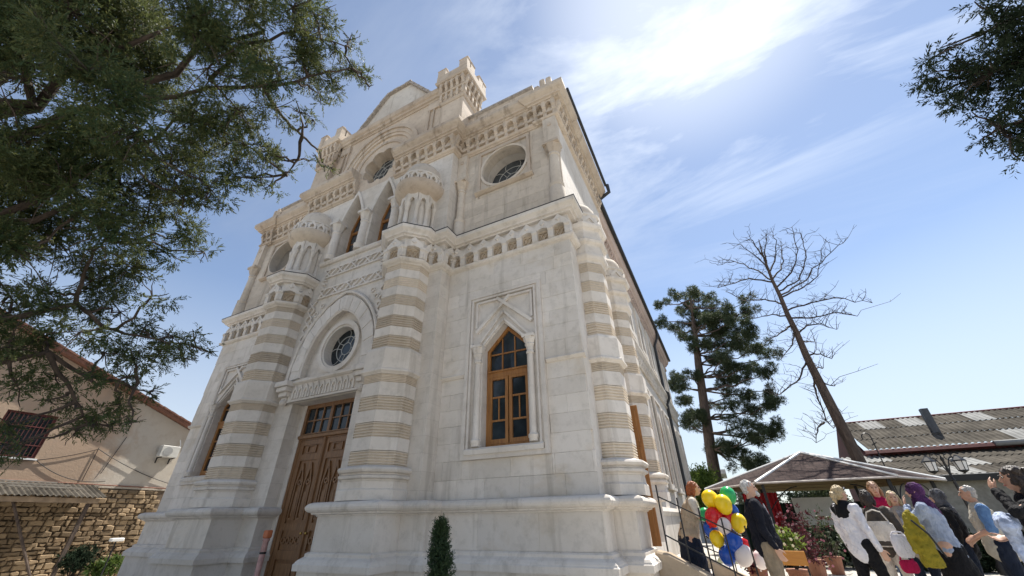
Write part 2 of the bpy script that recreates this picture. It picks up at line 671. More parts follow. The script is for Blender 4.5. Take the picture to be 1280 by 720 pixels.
# ---- plinth ---------------------------------------------------------------
PLW = 0.70
PL = [(1.085, 0.10), (1.085, -0.47), (PC[0] - PLW, -0.47), (PC[0] - PLW, -1.14), (PC[0] + PLW, -1.14), (PC[0] + PLW, -0.54),
      (3.55, -0.54), (3.55, -0.13), (6.56, -0.13), (6.56, 0.46), (6.92, 0.46), (6.92, 1.45), (6.56, 1.45)]
for s in (1, -1):
    path = PL if s > 0 else mirrored(PL)
    die = MB().sweep(path, [(-0.35, -0.3), (0.10, -0.3), (0.10, 0.80), (0.0, 0.80), (0.0, 1.56), (-0.35, 1.56)]).build('plinth', M['stone'], HALL)
    MB().sweep(path, [(-0.3, 1.53), (0.02, 1.53), (0.03, 1.55), (0.085, 1.565), (0.09, 1.585), (0.135, 1.60), (0.165, 1.63), (0.175, 1.665),
                      (0.165, 1.70), (0.135, 1.73), (0.08, 1.75), (-0.3, 1.765)]).build('roll_moulding', M['stone'], die)
    MB().sweep(path, [(-0.3, 0.75), (0.16, 0.75), (0.165, 0.84), (0.145, 0.86), (0.14, 0.875), (0.115, 0.905), (0.075, 0.93), (0.055, 0.945), (0.055, 0.985), (0.02, 1.01), (-0.3, 1.01)]).build('base_moulding', M['stone'], die)
    segs = [((PC[0] - PLW, PC[0] + PLW), -1.14), ((3.56, 6.55), -0.13), ((PC[0] + PLW + 0.01, 3.54), -0.54)]
    for k, ((a, c), y) in enumerate(segs):
        ashlar(die, a + 0.004, c - 0.004, 1.012, 1.53, y - 0.006, M['ashlar'], 0.52, 0.95, seed=30 + k + s, depth=0.05, sgn=s)

# ---- wings: backing wall with real openings, faced with blocks -------------
WINX, RNDX = 4.82, 4.82
WIN_FR = (3.89, 5.735, 2.41, 5.98)
RND_FR = (3.99, 5.64, 9.42, 11.04)
for s in (1, -1):
    mb = MB().plate([(RX - 0.4, 0), (WX, 0), (WX, 12.3), (RX - 0.4, 12.3)],
                    [pointed(WINX, 0.57, 2.56, 4.64, 5.22), circle(RNDX, 10.22, 0.76)], 0.045, 0.62)
    if s < 0: mb.mirror()
    wall = mb.build('front_wall', M['stone'], HALL)
    ashlar(wall, RX, WX, 1.76, 4.05, 0.0, M['ashlar'], 0.33, 0.74, [WIN_FR], 3 + s, 0.05, s)
    ashlar(wall, RX, WX, 4.13, 6.84, -0.035, M['ashlar'], 0.34, 0.74, [WIN_FR], 5 + s, 0.09, s)
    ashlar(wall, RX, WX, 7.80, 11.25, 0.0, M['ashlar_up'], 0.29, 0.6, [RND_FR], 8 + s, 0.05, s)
    # string course
    for a, c in ((RX, WIN_FR[0] - 0.02), (WIN_FR[1] + 0.02, WX + 0.045)):
        if s < 0: a, c = -c, -a
        MB().xprism([(0.05, 4.03), (-0.03, 4.05), (-0.055, 4.075), (-0.075, 4.10), (-0.06, 4.13), (0.05, 4.13)], a, c).build('string_course', M['stone'], wall)

# ---- the shell behind the front ---------------------------------------------
for s in (1, -1):
    mb = MB().box(5.9, WX, 0.622, 4.40, 0, 12.28)
    if s < 0: mb.mirror()
    mb.build('side_wall', M['stone_j'], HALL)
MB().box(-5.9, 5.9, 3.9, 4.4, 0, 12.28).build('rear_wall', M['dark'], HALL)
MB().box(-6.45, 6.45, 0.3, 4.4, 12.3, 12.45).build('roof', M['tile'], HALL)

# ---- pointed windows in the wings -----------------------------------------
def wing_window(s):
    cx = s * WINX
    x0, x1, z0, z1 = WIN_FR
    if s < 0: x0, x1 = -x1, -x0
    hole = pointed(cx, 0.52, 2.62, 4.62, 5.14)
    fr = MB().plate([(x0 + 0.16, z0 + 0.12), (x1 - 0.16, z0 + 0.12), (x1 - 0.16, z1 - 0.16), (x0 + 0.16, z1 - 0.16)], [hole], -0.02, 0.30).build('window_surround', M['stone'], HALL)
    # stepped border mouldings
    for k, (o, w, y) in enumerate(((0.0, 0.085, -0.085), (0.085, 0.04, -0.055), (0.125, 0.04, -0.095))):
        a0, a1, b0, b1 = x0 + o, x1 - o, z0 + o * 0.5, z1 - o
        ring = [(a0 + w, b0 + w), (a1 - w, b0 + w), (a1 - w, b1 - w), (a0 + w, b1 - w)]
        MB().plate([(a0, b0), (a1, b0), (a1, b1), (a0, b1)], [ring], y, 0.06).build('border_moulding', M['stone'], fr)
    MB().xprism([(0.1, 2.47), (-0.12, 2.49), (-0.13, 2.57), (-0.10, 2.60), (0.20, 2.63), (0.1, 2.45)], x0 + 0.10, x1 - 0.10).build('sill', M['stone'], fr)
    # colonnettes with capitals either side of the opening
    for t in (-1, 1):
        px = cx + t * 0.615
        c = MB().lathe(px, -0.05, [(0.085, 2.63), (0.085, 2.68), (0.10, 2.70), (0.10, 2.74), (0.075, 2.77), (0.070, 2.80), (0.065, 4.28)], 12).build('colonnette', M['stone'], fr, True)
        cp = MB().lathe(px, -0.05, [(0.075, 4.28), (0.09, 4.30), (0.09, 4.33), (0.075, 4.35), (0.085, 4.42), (0.115, 4.48), (0.10, 4.50), (0.14, 4.58), (0.14, 4.62)], 8)
        cp.box(px - 0.13, px + 0.13, -0.19, 0.06, 4.62, 4.68)
        cp.build('capital', M['stone'], fr)
    # raised chevron straps above the arch
    def strap(p, q, w, y0):
        d = Vector((q[0] - p[0], q[1] - p[1])).normalized()
        nn = Vector((-d.y, d.x)) * w / 2
        MB().plate([(p[0] - nn.x, p[1] - nn.y), (q[0] - nn.x, q[1] - nn.y), (q[0] + nn.x, q[1] + nn.y), (p[0] + nn.x, p[1] + nn.y)], [], y0, 0.02).build('strap_relief', M['stone'], fr)
    for t in (-1, 1):
        strap((cx + t * 0.62, 4.70), (cx, 5.42), 0.05, -0.075)
        strap((cx + t * 0.545, 4.645), (cx, 5.225), 0.045, -0.06)
        strap((cx + t * 0.68, 5.02), (cx - t * 0.16, 5.78), 0.07, -0.09 - 0.003 * t)
        strap((cx + t * 0.68, 5.12), (cx + t * 0.68, 5.78), 0.045, -0.07)
        strap((cx + t * 0.12, 5.755), (cx + t * 0.66, 5.755), 0.05, -0.078)
    # timber window
    yw = 0.17
    zt = 4.02
    g = 0.075
    frame = MB().plate(pointed(cx, 0.515, 2.625, 4.615, 5.13), [pointed(cx, 0.515 - g, 2.625 + g, 4.60, 5.13 - g * 1.35)], yw, yw + 0.10)
    frame.box(cx - 0.45, cx + 0.45, yw - 0.02, yw + 0.09, zt - 0.02, zt + 0.10)
    frame.box(cx - 0.475, cx + 0.475, yw - 0.045, yw, zt + 0.085, zt + 0.12)
    w = frame.build('window_frame', M['wood'], HALL)
    for t in (-1, 1):
        a, c = sorted((cx + t * 0.012, cx + t * 0.45))
        cs = MB().plate([(a, 2.69), (c, 2.69), (c, zt - 0.01), (a, zt - 0.01)], [[(a + 0.065, 2.77), (c - 0.065, 2.77), (c - 0.065, zt - 0.075), (a + 0.065, zt - 0.075)]], yw - 0.012, yw + 0.06)
        cs.build('casement', M['wood'], w)
        zs = [2.77, 3.12, 3.58, zt - 0.075]
        for i in range(3):
            MB().box(a + 0.055, c - 0.055, yw + 0.030, yw + 0.036, zs[i] + 0.002, zs[i + 1] - 0.002).build('pane', M['glass'], w)
            if i:
                MB().box(a + 0.06, c - 0.06, yw + 0.004, yw + 0.03, zs[i] - 0.017, zs[i] + 0.017).build('glazing_bar', M['wood'], w)
        xm = (a + c) / 2
        MB().box(xm - 0.012, xm + 0.012, yw + 0.006, yw + 0.029, 3.14, 3.56).build('glazing_bar', M['wood'], w)
    MB().plate(pointed(cx, 0.43, zt + 0.10, 4.60, 5.05), [], yw + 0.040, yw + 0.046).build('pane', M['glass'], w)
    for dx, zz in ((-0.15, 4.86), (0.15, 4.86)):
        MB().box(cx + dx - 0.014, cx + dx + 0.014, yw + 0.01, yw + 0.038, zt + 0.10, zz).build('glazing_bar', M['wood'], w)
    MB().box(cx - 0.43, cx + 0.43, yw + 0.012, yw + 0.036, 4.50, 4.53).build('glazing_bar', M['wood'], w)
    MB().box(cx - 0.6, cx + 0.6, 0.50, 0.52, 2.5, 5.2).build('curtain', M['dark'], w)  # near-black sheet behind the panes, its colour stands for the unlit room


for s in (1, -1):
    wing_window(s)


# ---- round windows of the wings ---------------------------------------------
def leaded_disc(parent, cx, cz, r, y, rings=(0.33, 0.66), spokes=10, mat=None):
    MB().plate(circle(cx, cz, r, 40), [], y, y + 0.012).build('pane', mat or M['glass_up'], parent)
    for q in rings:
        MB().tube([(cx + r * q * math.cos(t), y - 0.008, cz + r * q * math.sin(t)) for t in np.linspace(0, 2 * math.pi, 33)], 0.012, 5).build('came', M['lead'], parent)
    for k in range(spokes):
        t = 2 * math.pi * k / spokes
        q0 = rings[0] if k % 2 else rings[0]
        pts = []
        for i in range(5):
            f = q0 + (1 - q0) * i / 4
            tt = t + 0.18 * math.sin(math.pi * i / 4) * (1 if k % 2 else -1)
            pts.append((cx + r * f * math.cos(tt), y - 0.008, cz + r * f * math.sin(tt)))
        MB().tube(pts, 0.010, 5).build('came', M['lead'], parent)


for s in (1, -1):
    x0, x1, z0, z1 = RND_FR
    cx = s * RNDX
    if s < 0: x0, x1 = -x1, -x0
    fr = MB().plate([(x0, z0), (x1, z0), (x1, z1), (x0, z1)], [circle(cx, 10.22, 0.722, 40)], -0.01, 0.30).build('round_window', M['ashlar_up'], HALL)
    MB().plate([(x0 - 0.02, z0 - 0.02), (x1 + 0.02, z0 - 0.02), (x1 + 0.02, z1 + 0.02), (x0 - 0.02, z1 + 0.02)],
               [[(x0 + 0.07, z0 + 0.07), (x1 - 0.07, z0 + 0.07), (x1 - 0.07, z1 - 0.07), (x0 + 0.07, z1 - 0.07)]], -0.07, 0.06).build('border_moulding', M['stone_up'], fr)
    MB().plate(circle(cx, 10.22, 0.79, 40), [circle(cx, 10.22, 0.715, 40)], -0.045, 0.05).build('ring_moulding', M['ashlar_up'], fr)
    MB().xprism([(0.05, z0 - 0.09), (-0.05, z0 - 0.085), (-0.13, z0 - 0.04), (-0.13, z0), (0.05, z0 + 0.01)], x0 - 0.08, x1 + 0.08).build('sill', M['stone_up'], fr)
    leaded_disc(fr, cx, 10.22, 0.755, 0.60)

# ---- middle projection -------------------------------------------------------
def arch_curve(hw, zs, za, n=14):
    """right half, springing to apex, slightly pointed"""
    out = []
    for i in range(n + 1):
        a = math.pi / 2 * i / n
        out.append((hw * math.cos(a) * (1 + 0.05 * math.sin(2 * a)), zs + (za - zs) * (0.80 * math.sin(a) + 0.20 * a / (math.pi / 2))))
    return out


def arch_loop(hw, z0, zs, za, n=14):
    h = arch_curve(hw, zs, za, n)
    return [(-hw, z0), (hw, z0)] + h + [(-x, z) for x, z in reversed(h[:-1])]


def multifoil(cx, cz, rad, lr, k=8, n=7):
    pts = []
    for i in range(k):
        t = 2 * math.pi * i / k + math.pi / k
        ox, oz = cx + rad * math.cos(t), cz + rad * math.sin(t)
        for j in range(n):
            a = t + (-1.25 + 2.5 * j / (n - 1))
            pts.append((ox + lr * math.cos(a), oz + lr * math.sin(a)))
    return pts


ROSE_Z = 12.38
TW = 0.70
holes = [arch_loop(1.10, 4.70, 4.75, 6.50), pointed(TW, 0.47, 8.56, 10.05, 11.2, 5, 0.05), pointed(-TW, 0.47, 8.56, 10.05, 11.2, 5, 0.05)]
mid = MB().plate([(-RX, 0), (-1.10, 0), (-1.10, 4.05), (1.10, 4.05), (1.10, 0), (RX, 0), (RX, 11.35), (-RX, 11.35)], holes, RIS, 0.25).build('portal_wall', M['stone_j'], HALL)
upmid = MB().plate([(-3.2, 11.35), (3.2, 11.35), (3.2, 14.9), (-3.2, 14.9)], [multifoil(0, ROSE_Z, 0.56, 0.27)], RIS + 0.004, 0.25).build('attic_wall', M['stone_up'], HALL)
MB().box(-RX, RX, 0.25, 0.6, 4.2, 4.6).build('lintel_beam', M['stone'], mid)
# rose
leaded_disc(upmid, 0, ROSE_Z, 0.84, 0.02, (0.28, 0.55, 0.8), 16)
# twin windows
for s in (1, -1):
    cx = s * TW
    w = MB().plate(pointed(cx, 0.47, 8.56, 10.05, 11.2, 5, 0.05), [pointed(cx, 0.39, 8.64, 10.0, 11.05, 5, 0.04)], -0.02, 0.06)
    w.box(cx - 0.4, cx + 0.4, -0.03, 0.05, 9.82, 9.92)
    w.box(cx - 0.03, cx + 0.03, -0.025, 0.05, 8.6, 9.85)
    w = w.build('window_frame', M['wood'], HALL)
    for a, c in ((cx - 0.38, cx - 0.03), (cx + 0.03, cx + 0.38)):
        for z0, z1 in ((8.64, 9.02), (9.045, 9.42), (9.445, 9.82)):
            MB().box(a, c, 0.016, 0.022, z0, z1).build('pane', M['glass_up'], w)
            MB().box(a, c, 0.0, 0.03, z1 + 0.001, z1 + 0.024).build('glazing_bar', M['wood'], w)
    MB().plate(pointed(cx, 0.38, 9.92, 10.0, 11.05, 5, 0.04), [], 0.016, 0.022).build('pane', M['glass_up'], w)
    MB().box(cx - 0.45, cx + 0.45, 0.2, 0.22, 8.5, 11.3).build('curtain', M['dark'], w)  # dark backing sheet, the room's darkness is put into its colour
    hd = pointed(cx, 0.56, 8.56, 10.08, 11.40, 5, 0.06)[2:-0 or None]
    hi = pointed(cx, 0.475, 8.56, 10.05, 11.21, 5, 0.05)[2:]
    MB().plate(hd + list(reversed(hi)), [], RIS - 0.06, RIS + 0.03).build('hood_mould', M['stone'], mid)
for px in (-1.27, 0.0, 1.27):
    MB().lathe(px, RIS - 0.02, [(0.17, 8.56), (0.17, 8.66), (0.19, 8.69), (0.19, 8.74), (0.145, 8.78), (0.135, 9.62), (0.155, 9.64), (0.155, 9.68), (0.14, 9.70)], 14).build('window_column', M['stone'], mid, True)
    cp = MB().lathe(px, RIS - 0.02, [(0.14, 9.70), (0.15, 9.75), (0.20, 9.86), (0.17, 9.88), (0.225, 9.98)], 8)
    cp.box(px - 0.21, px + 0.21, RIS - 0.24, RIS + 0.15, 9.98, 10.07)
    cp.build('capital', M['stone'], mid)
MB().xprism([(RIS + 0.05, 8.40), (RIS - 0.06, 8.42), (RIS - 0.10, 8.48), (RIS - 0.10, 8.54), (RIS + 0.1, 8.565)], -1.62, 1.62).build('sill_course', M['stone'], mid)

# lattice relief between the tympanum and the twin windows
bar_cache = {}
def relief_bar(p, q, parent, w=0.045, y=RIS):
    ln = math.hypot(q[0] - p[0], q[1] - p[1])
    key = (round(ln, 2), w)
    if key not in bar_cache:
        bar_cache[key] = MB().plate([(-key[0] / 2, -w / 2), (key[0] / 2, -w / 2), (key[0] / 2, w / 2), (-key[0] / 2, w / 2)], [], -0.055, 0.02).mesh('relief_bar', M['stone'])
    inst(bar_cache[key], 'relief_bar', parent, ((p[0] + q[0]) / 2, y, (p[1] + q[1]) / 2), rot=(0, -math.atan2(q[1] - p[1], q[0] - p[0]), 0))
for zb in (7.30, 8.02):
    relief_bar((-1.30, zb - 0.14), (1.30, zb - 0.14), mid)
    relief_bar((-1.30, zb + 0.14), (1.30, zb + 0.14), mid)
    for k in range(9):
        x = -1.26 + k * 0.28
        relief_bar((x, zb - 0.12), (x + 0.24, zb + 0.12), mid)
        if k % 2 == 0:
            relief_bar((x + 0.24, zb - 0.12), (x, zb + 0.12), mid)
for s in (1, -1):
    for k in range(5):
        z = 5.6 + k * 0.30
        relief_bar((s * 1.28, z), (s * 1.55, z + 0.28), mid)
        relief_bar((s * 1.55, z), (s * 1.28, z + 0.28), mid)
    for k in range(3):
        relief_bar((s * 1.10, 7.46 + k * 0.15), (s * 1.30, 7.60 + k * 0.13), mid)
    for x, z in ((0.98, 6.86), (1.16, 6.62), (1.30, 6.34)):
        ring = MB().plate(circle(s * x, z, 0.085, 14), [circle(s * x, z, 0.05, 14)], RIS - 0.035, RIS + 0.02).build('relief_ring', M['stone'], mid)

# tympanum: voussoirs, recessed field, round window
ho, hi = arch_curve(1.44, 4.66, 6.93, 13), arch_curve(1.10, 4.70, 6.50, 13)
for s in (1, -1):
    for k in range(13):
        q = [ho[k], ho[k + 1], hi[k + 1], hi[k]]
        cx0 = sum(p[0] for p in q) / 4; cz0 = sum(p[1] for p in q) / 4
        q = [(s * (cx0 + (p[0] - cx0) * 0.985), cz0 + (p[1] - cz0) * 0.985) for p in q]
        vo = MB().plate(q, [], RIS - 0.075 - 0.012 * (k % 2), RIS + 0.03)
        vo.build('voussoir', M['stone'], mid)
    q = arch_curve(1.53, 4.62, 7.04, 20)
    pts = [(s * x, RIS - 0.06, z) for x, z in q]
    MB().tube(pts, 0.045, 6).build('hood_mould', M['stone'], mid)
    q = arch_curve(1.09, 4.70, 6.48, 20)
    MB().tube([(s * x, RIS - 0.035, z) for x, z in q], 0.04, 6).build('arch_roll', M['stone'], mid)
TZ = 5.46
ty = MB().plate(arch_loop(1.16, 4.50, 4.75, 6.58), [circle(0, TZ, 0.56, 40)], -0.27, -0.02).build('tympanum', M['stone_j'], HALL)
MB().plate(circle(0, TZ, 0.73, 44), [circle(0, TZ, 0.615, 44)], -0.345, -0.25).build('ring_moulding', M['stone'], ty)
MB().plate(circle(0, TZ, 0.625, 44), [circle(0, TZ, 0.555, 44)], -0.31, -0.20).build('ring_moulding', M['stone'], ty)
leaded_disc(ty, 0, TZ, 0.57, -0.06, (0.30, 0.62), 8, M['glass'])
# lintel frieze over the door
lt = MB().box(-1.30, 1.30, RIS - 0.075, RIS + 0.02, 4.062, 4.52).build('portal_lintel', M['stone'], HALL)
MB().xprism([(RIS, 4.50), (RIS - 0.10, 4.51), (RIS - 0.155, 4.545), (RIS - 0.155, 4.585), (RIS, 4.60)], -1.33, 1.33).build('lintel_cornice', M['stone'], lt)
MB().box(-1.22, 1.22, RIS - 0.10, RIS - 0.07, 4.062, 4.11).build('fillet', M['stone'], lt)
key_ = MB().plate([(-0.085, 0), (-0.03, 0), (-0.03, 0.10), (-0.06, 0.16), (0, 0.26), (0.06, 0.16), (0.03, 0.10), (0.03, 0), (0.085, 0), (0.085, 0.20), (0, 0.345), (-0.085, 0.20)], [], -0.035, 0.012).mesh('trefoil_relief', M['stone'])
for k in range(11):
    inst(key_, 'trefoil_relief', lt, (-1.0 + 0.2 * k, RIS - 0.075, 4.125))
for s in (1, -1):
    cb = MB()
    for z0, z1, w, d in ((4.10, 4.22, 0.10, 0.12), (4.22, 4.34, 0.15, 0.19), (4.34, 4.46, 0.20, 0.26), (4.46, 4.60, 0.24, 0.31)):
        cb.box(s * 1.36 - w, s * 1.36 + w, RIS - d, RIS + 0.02, z0, z1 - 0.004)
    cb.ball((s * 1.36, RIS - 0.10, 4.08), (0.09, 0.09, 0.09), 10, 6)
    cb.build('corbel', M['stone'], lt, bevel=0.012)

# ---- door --------------------------------------------------------------------
YD = -0.07
for s in (1, -1):
    MB().plate([(s * 0.96, 0.0), (s * 1.16, 0.0), (s * 1.16, 4.2), (s * 0.96, 4.2)][::s], [], YD - 0.02, 0.2).build('door_jamb', M['stone'], HALL)
dr = MB().plate([(-0.97, 0.0), (0.97, 0.0), (0.97, 4.05), (-0.97, 4.05)],
                [[(-0.87, 0.02), (0.87, 0.02), (0.87, 3.18), (-0.87, 3.18)], [(-0.87, 3.34), (-0.045, 3.34), (-0.045, 3.95), (-0.87, 3.95)], [(0.045, 3.34), (0.87, 3.34), (0.87, 3.95), (0.045, 3.95)]],
                YD, YD + 0.12).build('door', M['door'], HALL)
MB().xprism([(YD, 3.20), (YD - 0.05, 3.22), (YD - 0.06, 3.28), (YD, 3.32)], -0.96, 0.96).build('transom_rail', M['door'], dr)
for s in (1, -1):
    a, c = (0.045, 0.87) if s > 0 else (-0.87, -0.045)
    for i in range(3):
        x0 = a + (c - a) * i / 3; x1 = a + (c - a) * (i + 1) / 3
        for j in range(2):
            z0 = 3.34 + 0.305 * j
            MB().box(x0 + 0.003, x1 - 0.003, YD + 0.05, YD + 0.056, z0 + 0.003, z0 + 0.302).build('pane', M['glass'], dr)
        if i:
            MB().box(x0 - 0.016, x0 + 0.016, YD + 0.012, YD + 0.07, 3.34, 3.95).build('glazing_bar', M['door'], dr)
    MB().box(a, c, YD + 0.016, YD + 0.07, 3.63, 3.66).build('glazing_bar', M['door'], dr)
    a, c = (0.008, 0.868) if s > 0 else (-0.868, -0.008)
    lf = MB().box(a, c, YD + 0.045, YD + 0.10, 0.03, 3.175).build('door_leaf', M['door'], dr)
    for z0, z1 in ((0.03, 0.16), (0.78, 0.94), (1.30, 1.44), (2.72, 2.86), (3.06, 3.175)):
        MB().box(a, c, YD + 0.012, YD + 0.046, z0, z1).build('door_rail', M['door'], dr)
    for x0, x1 in ((a, a + 0.13), (c - 0.13, c)):
        MB().box(x0, x1, YD + 0.009, YD + 0.047, 0.03, 3.17).build('door_stile', M['door'], dr)
    xm = (a + c) / 2
    for t in (-1, 1):
        MB().plate([(xm + t * 0.14 - 0.12, 1.50), (xm + t * 0.14 + 0.12, 1.50), (xm + t * 0.14 + 0.12, 2.25), (xm + t * 0.14, 2.66), (xm + t * 0.14 - 0.12, 2.25)],
                   [[(xm + t * 0.14 - 0.085, 1.54), (xm + t * 0.14 + 0.085, 1.54), (xm + t * 0.14 + 0.085, 2.22), (xm + t * 0.14, 2.54), (xm + t * 0.14 - 0.085, 2.22)]], YD + 0.006, YD + 0.048).build('lancet_moulding', M['door'], dr)
        MB().box(xm + t * 0.14 - 0.055, xm + t * 0.14 + 0.055, YD + 0.02, YD + 0.048, 1.58, 2.05).build('panel', M['door'], dr)
        MB().plate(circle(xm + t * 0.14, 2.25, 0.062, 12), [circle(xm + t * 0.14, 2.25, 0.03, 12)], YD + 0.012, YD + 0.048).build('trefoil', M['door'], dr)
    MB().plate([(xm - 0.16, 2.88), (xm + 0.16, 2.88), (xm + 0.16, 3.05), (xm - 0.16, 3.05)], [[(xm - 0.12, 2.905), (xm + 0.12, 2.905), (xm + 0.12, 3.03), (xm - 0.12, 3.03)]], YD + 0.014, YD + 0.05).build('panel', M['door'], dr)
    for k in range(4):
        MB().plate(circle(xm - 0.225 + 0.15 * k, 1.12, 0.07, 12), [circle(xm - 0.225 + 0.15 * k, 1.12, 0.04, 12)], YD + 0.018, YD + 0.047).build('carved_ring', M['door'], dr)
    MB().box(xm - 0.25, xm + 0.25, YD + 0.02, YD + 0.046, 0.24, 0.72).build('panel', M['door'], dr)
    MB().ball((s * 0.075, YD - 0.02, 1.25), 0.028, 10, 6).build('door_knob', plain_mat('brass', (0.6, 0.4, 0.12), 0.3, metal=1.0), dr, True)
MB().tube([(0, YD + 0.0, 0.05), (0, YD + 0.0, 3.14)], 0.04, 8).build('meeting_stile', M['door'], dr)
MB().ball((0, YD + 0.0, 3.16), (0.05, 0.05, 0.07), 8, 6).build('finial', M['door'], dr)
MB().box(-1.1, 1.1, -0.9, 0.1, -0.1, 0.05).build('door_step', M['stone'], HALL)

# ---- striped octagonal piers ---------------------------------------------------
BANDS = [(1.76, 2.06, 'block'), (2.06, 2.33, 'torus'), (2.33, 2.58, 'rib'), (2.58, 2.82, 'plain'), (2.82, 3.09, 'rib'), (3.09, 3.32, 'plain'),
         (3.32, 3.60, 'rib'), (3.60, 3.88, 'plain'), (3.88, 4.05, 'rib'), (4.05, 4.63, 'string'), (4.63, 4.93, 'rib'), (4.93, 5.15, 'plain'),
         (5.15, 5.43, 'rib'), (5.43, 5.70, 'plain'), (5.70, 5.96, 'rib2'), (5.96, 6.20, 'plain'), (6.20, 6.45, 'rib2'), (6.45, 6.68, 'plain'), (6.68, 6.90, 'rib2')]
CO8 = math.cos(math.pi / 8)


def band_profile(z0, z1, kind, a):
    r = lambda x: x / CO8
    g = 0.002
    if kind == 'block':
        return [(r(a + 0.09), z0), (r(a + 0.09), z0 + 0.16), (r(a + 0.06), z0 + 0.19), (r(a + 0.055), z1 - g)]
    if kind == 'torus':
        return [(r(a + 0.05), z0), (r(a + 0.06), z0 + 0.03), (r(a + 0.115), z0 + 0.05), (r(a + 0.12), z0 + 0.09), (r(a + 0.075), z0 + 0.11), (r(a + 0.075), z0 + 0.13),
                (r(a + 0.13), z0 + 0.15), (r(a + 0.15), z0 + 0.19), (r(a + 0.13), z0 + 0.225), (r(a + 0.04), z0 + 0.25), (r(a + 0.01), z1 - g)]
    if kind == 'string':
        return [(r(a + 0.02), z0), (r(a + 0.04), z0 + 0.02), (r(a + 0.085), z0 + 0.05), (r(a + 0.085), z0 + 0.085), (r(a + 0.05), z0 + 0.11), (r(a + 0.05), z1 - 0.06), (r(a + 0.03), z1 - g)]
    if kind == 'plain':
        return [(r(a - 0.005), z0 + g), (r(a), z0 + g + 0.006), (r(a), z1 - g - 0.006), (r(a - 0.005), z1 - g)]
    out = []
    nr = 5 if kind == 'rib' else 4
    d = 0.022 if kind == 'rib' else 0.010
    h = (z1 - z0 - 2 * g) / nr
    for k in range(nr):
        z = z0 + g + k * h
        out += [(r(a - d), z), (r(a - d), z + h * 0.28), (r(a), z + h * 0.42), (r(a), z + h * 0.86), (r(a - d), z + h)]
    return out


def pier(parent, cx, cy, a_low, a_up, bands, name='pier'):
    core = MB().lathe(cx, cy, [(a_up - 0.06, 1.0), (a_up - 0.06, 7.7)], 8).build(name, M['stone'], parent)
    for z0, z1, kind in bands:
        a = a_low if z1 < 4.2 else a_up
        if kind == 'string': a = a_low
        mat = {'rib': M['band_low'], 'rib2': M['band']}.get(kind, M['stone'])
        if kind == 'rib' and z0 > 4.2: mat = M['band']
        nm = {'block': 'base_block', 'torus': 'base_moulding', 'string': 'string_block', 'plain': 'plain_band'}.get(kind, 'ribbed_band')
        MB().lathe(cx, cy, band_profile(z0, z1, kind, a), 8).build(nm, mat, core)
    return core


piers = [pier(HALL, s * PC[0], PC[1], 0.585, 0.555, BANDS) for s in (1, -1)]

# ---- friezes and cornices ---------------------------------------------------
AW = 0.555
MIDP = octo(AW, wall=RIS + 0.1)[:-1] + [(PC[0] + AW, RIS), (RX, RIS), (RX, 0.0), (WX, 0.0), (WX, 0.42)]
CORN = [(-0.06, 7.62), (0.10, 7.62), (0.115, 7.655), (0.17, 7.67), (0.18, 7.70), (0.20, 7.72), (0.265, 7.77), (0.28, 7.81), (0.28, 7.865), (0.25, 7.885), (-0.06, 7.93)]
BOTT = [(-0.06, 6.83), (0.02, 6.83), (0.035, 6.855), (0.09, 6.875), (0.125, 6.91), (0.135, 6.95), (0.11, 6.975), (0.05, 6.985), (-0.06, 6.985)]
FIELD = [(-0.06, 6.98), (0.004, 6.98), (0.004, 7.64), (-0.06, 7.64)]

bracket_m = MB().xprism([(0.02, 6.99), (-0.10, 6.99), (-0.12, 7.03), (-0.12, 7.20), (-0.155, 7.235), (-0.155, 7.30), (0.02, 7.30)], -0.075, 0.075).mesh('bracket', M['stone'])
lat = MB()
for t in (-1, 1):
    for o in (-0.06, 0.06):
        lat.plate([(o - 0.075, 7.005 if t > 0 else 7.225), (o - 0.055, 7.005 if t > 0 else 7.225), (o + 0.075, 7.225 if t > 0 else 7.005), (o + 0.055, 7.225 if t > 0 else 7.005)][::t], [], -0.052 - 0.004 * t, 0.0)
lat.plate([(-0.14, 6.985), (0.14, 6.985), (0.14, 7.245), (-0.14, 7.245)], [[(-0.12, 7.005), (0.12, 7.005), (0.12, 7.225), (-0.12, 7.225)]], -0.05, 0.0)
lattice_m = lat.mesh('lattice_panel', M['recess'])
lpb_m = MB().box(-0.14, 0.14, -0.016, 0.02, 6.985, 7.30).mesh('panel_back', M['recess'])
zig_m = MB().plate([(-0.21, 7.245), (-0.17, 7.245), (-0.12, 7.30), (0, 7.335), (0.12, 7.30), (0.17, 7.245), (0.21, 7.245), (0.21, 7.40), (0, 7.605), (-0.21, 7.40)], [], -0.12, 0.03).mesh('zigzag_relief', M['stone'])
dia_m = MB().add([(-0.075, -0.11, 7.45), (0, -0.11, 7.375), (0.075, -0.11, 7.45), (0, -0.11, 7.525), (-0.045, -0.15, 7.45), (0, -0.15, 7.405), (0.045, -0.15, 7.45), (0, -0.15, 7.495)],
                 [(0, 1, 5, 4), (1, 2, 6, 5), (2, 3, 7, 6), (3, 0, 4, 7), (4, 5, 6, 7), (3, 2, 1, 0)]).mesh('diamond_boss', M['stone'])


def along(p, q, pitch, ends=True):
    """even spots from p to q: (x, y, angle, scale along) with the local -y facing outwards"""
    d = Vector(q) - Vector(p)
    n = max(1, round(d.length / pitch))
    u = d.length / n
    a = math.atan2(d.y, d.x)
    return [(p[0] + d.x * (i + 0.5) / n, p[1] + d.y * (i + 0.5) / n, a, u / pitch) for i in range(n)], u / pitch, a


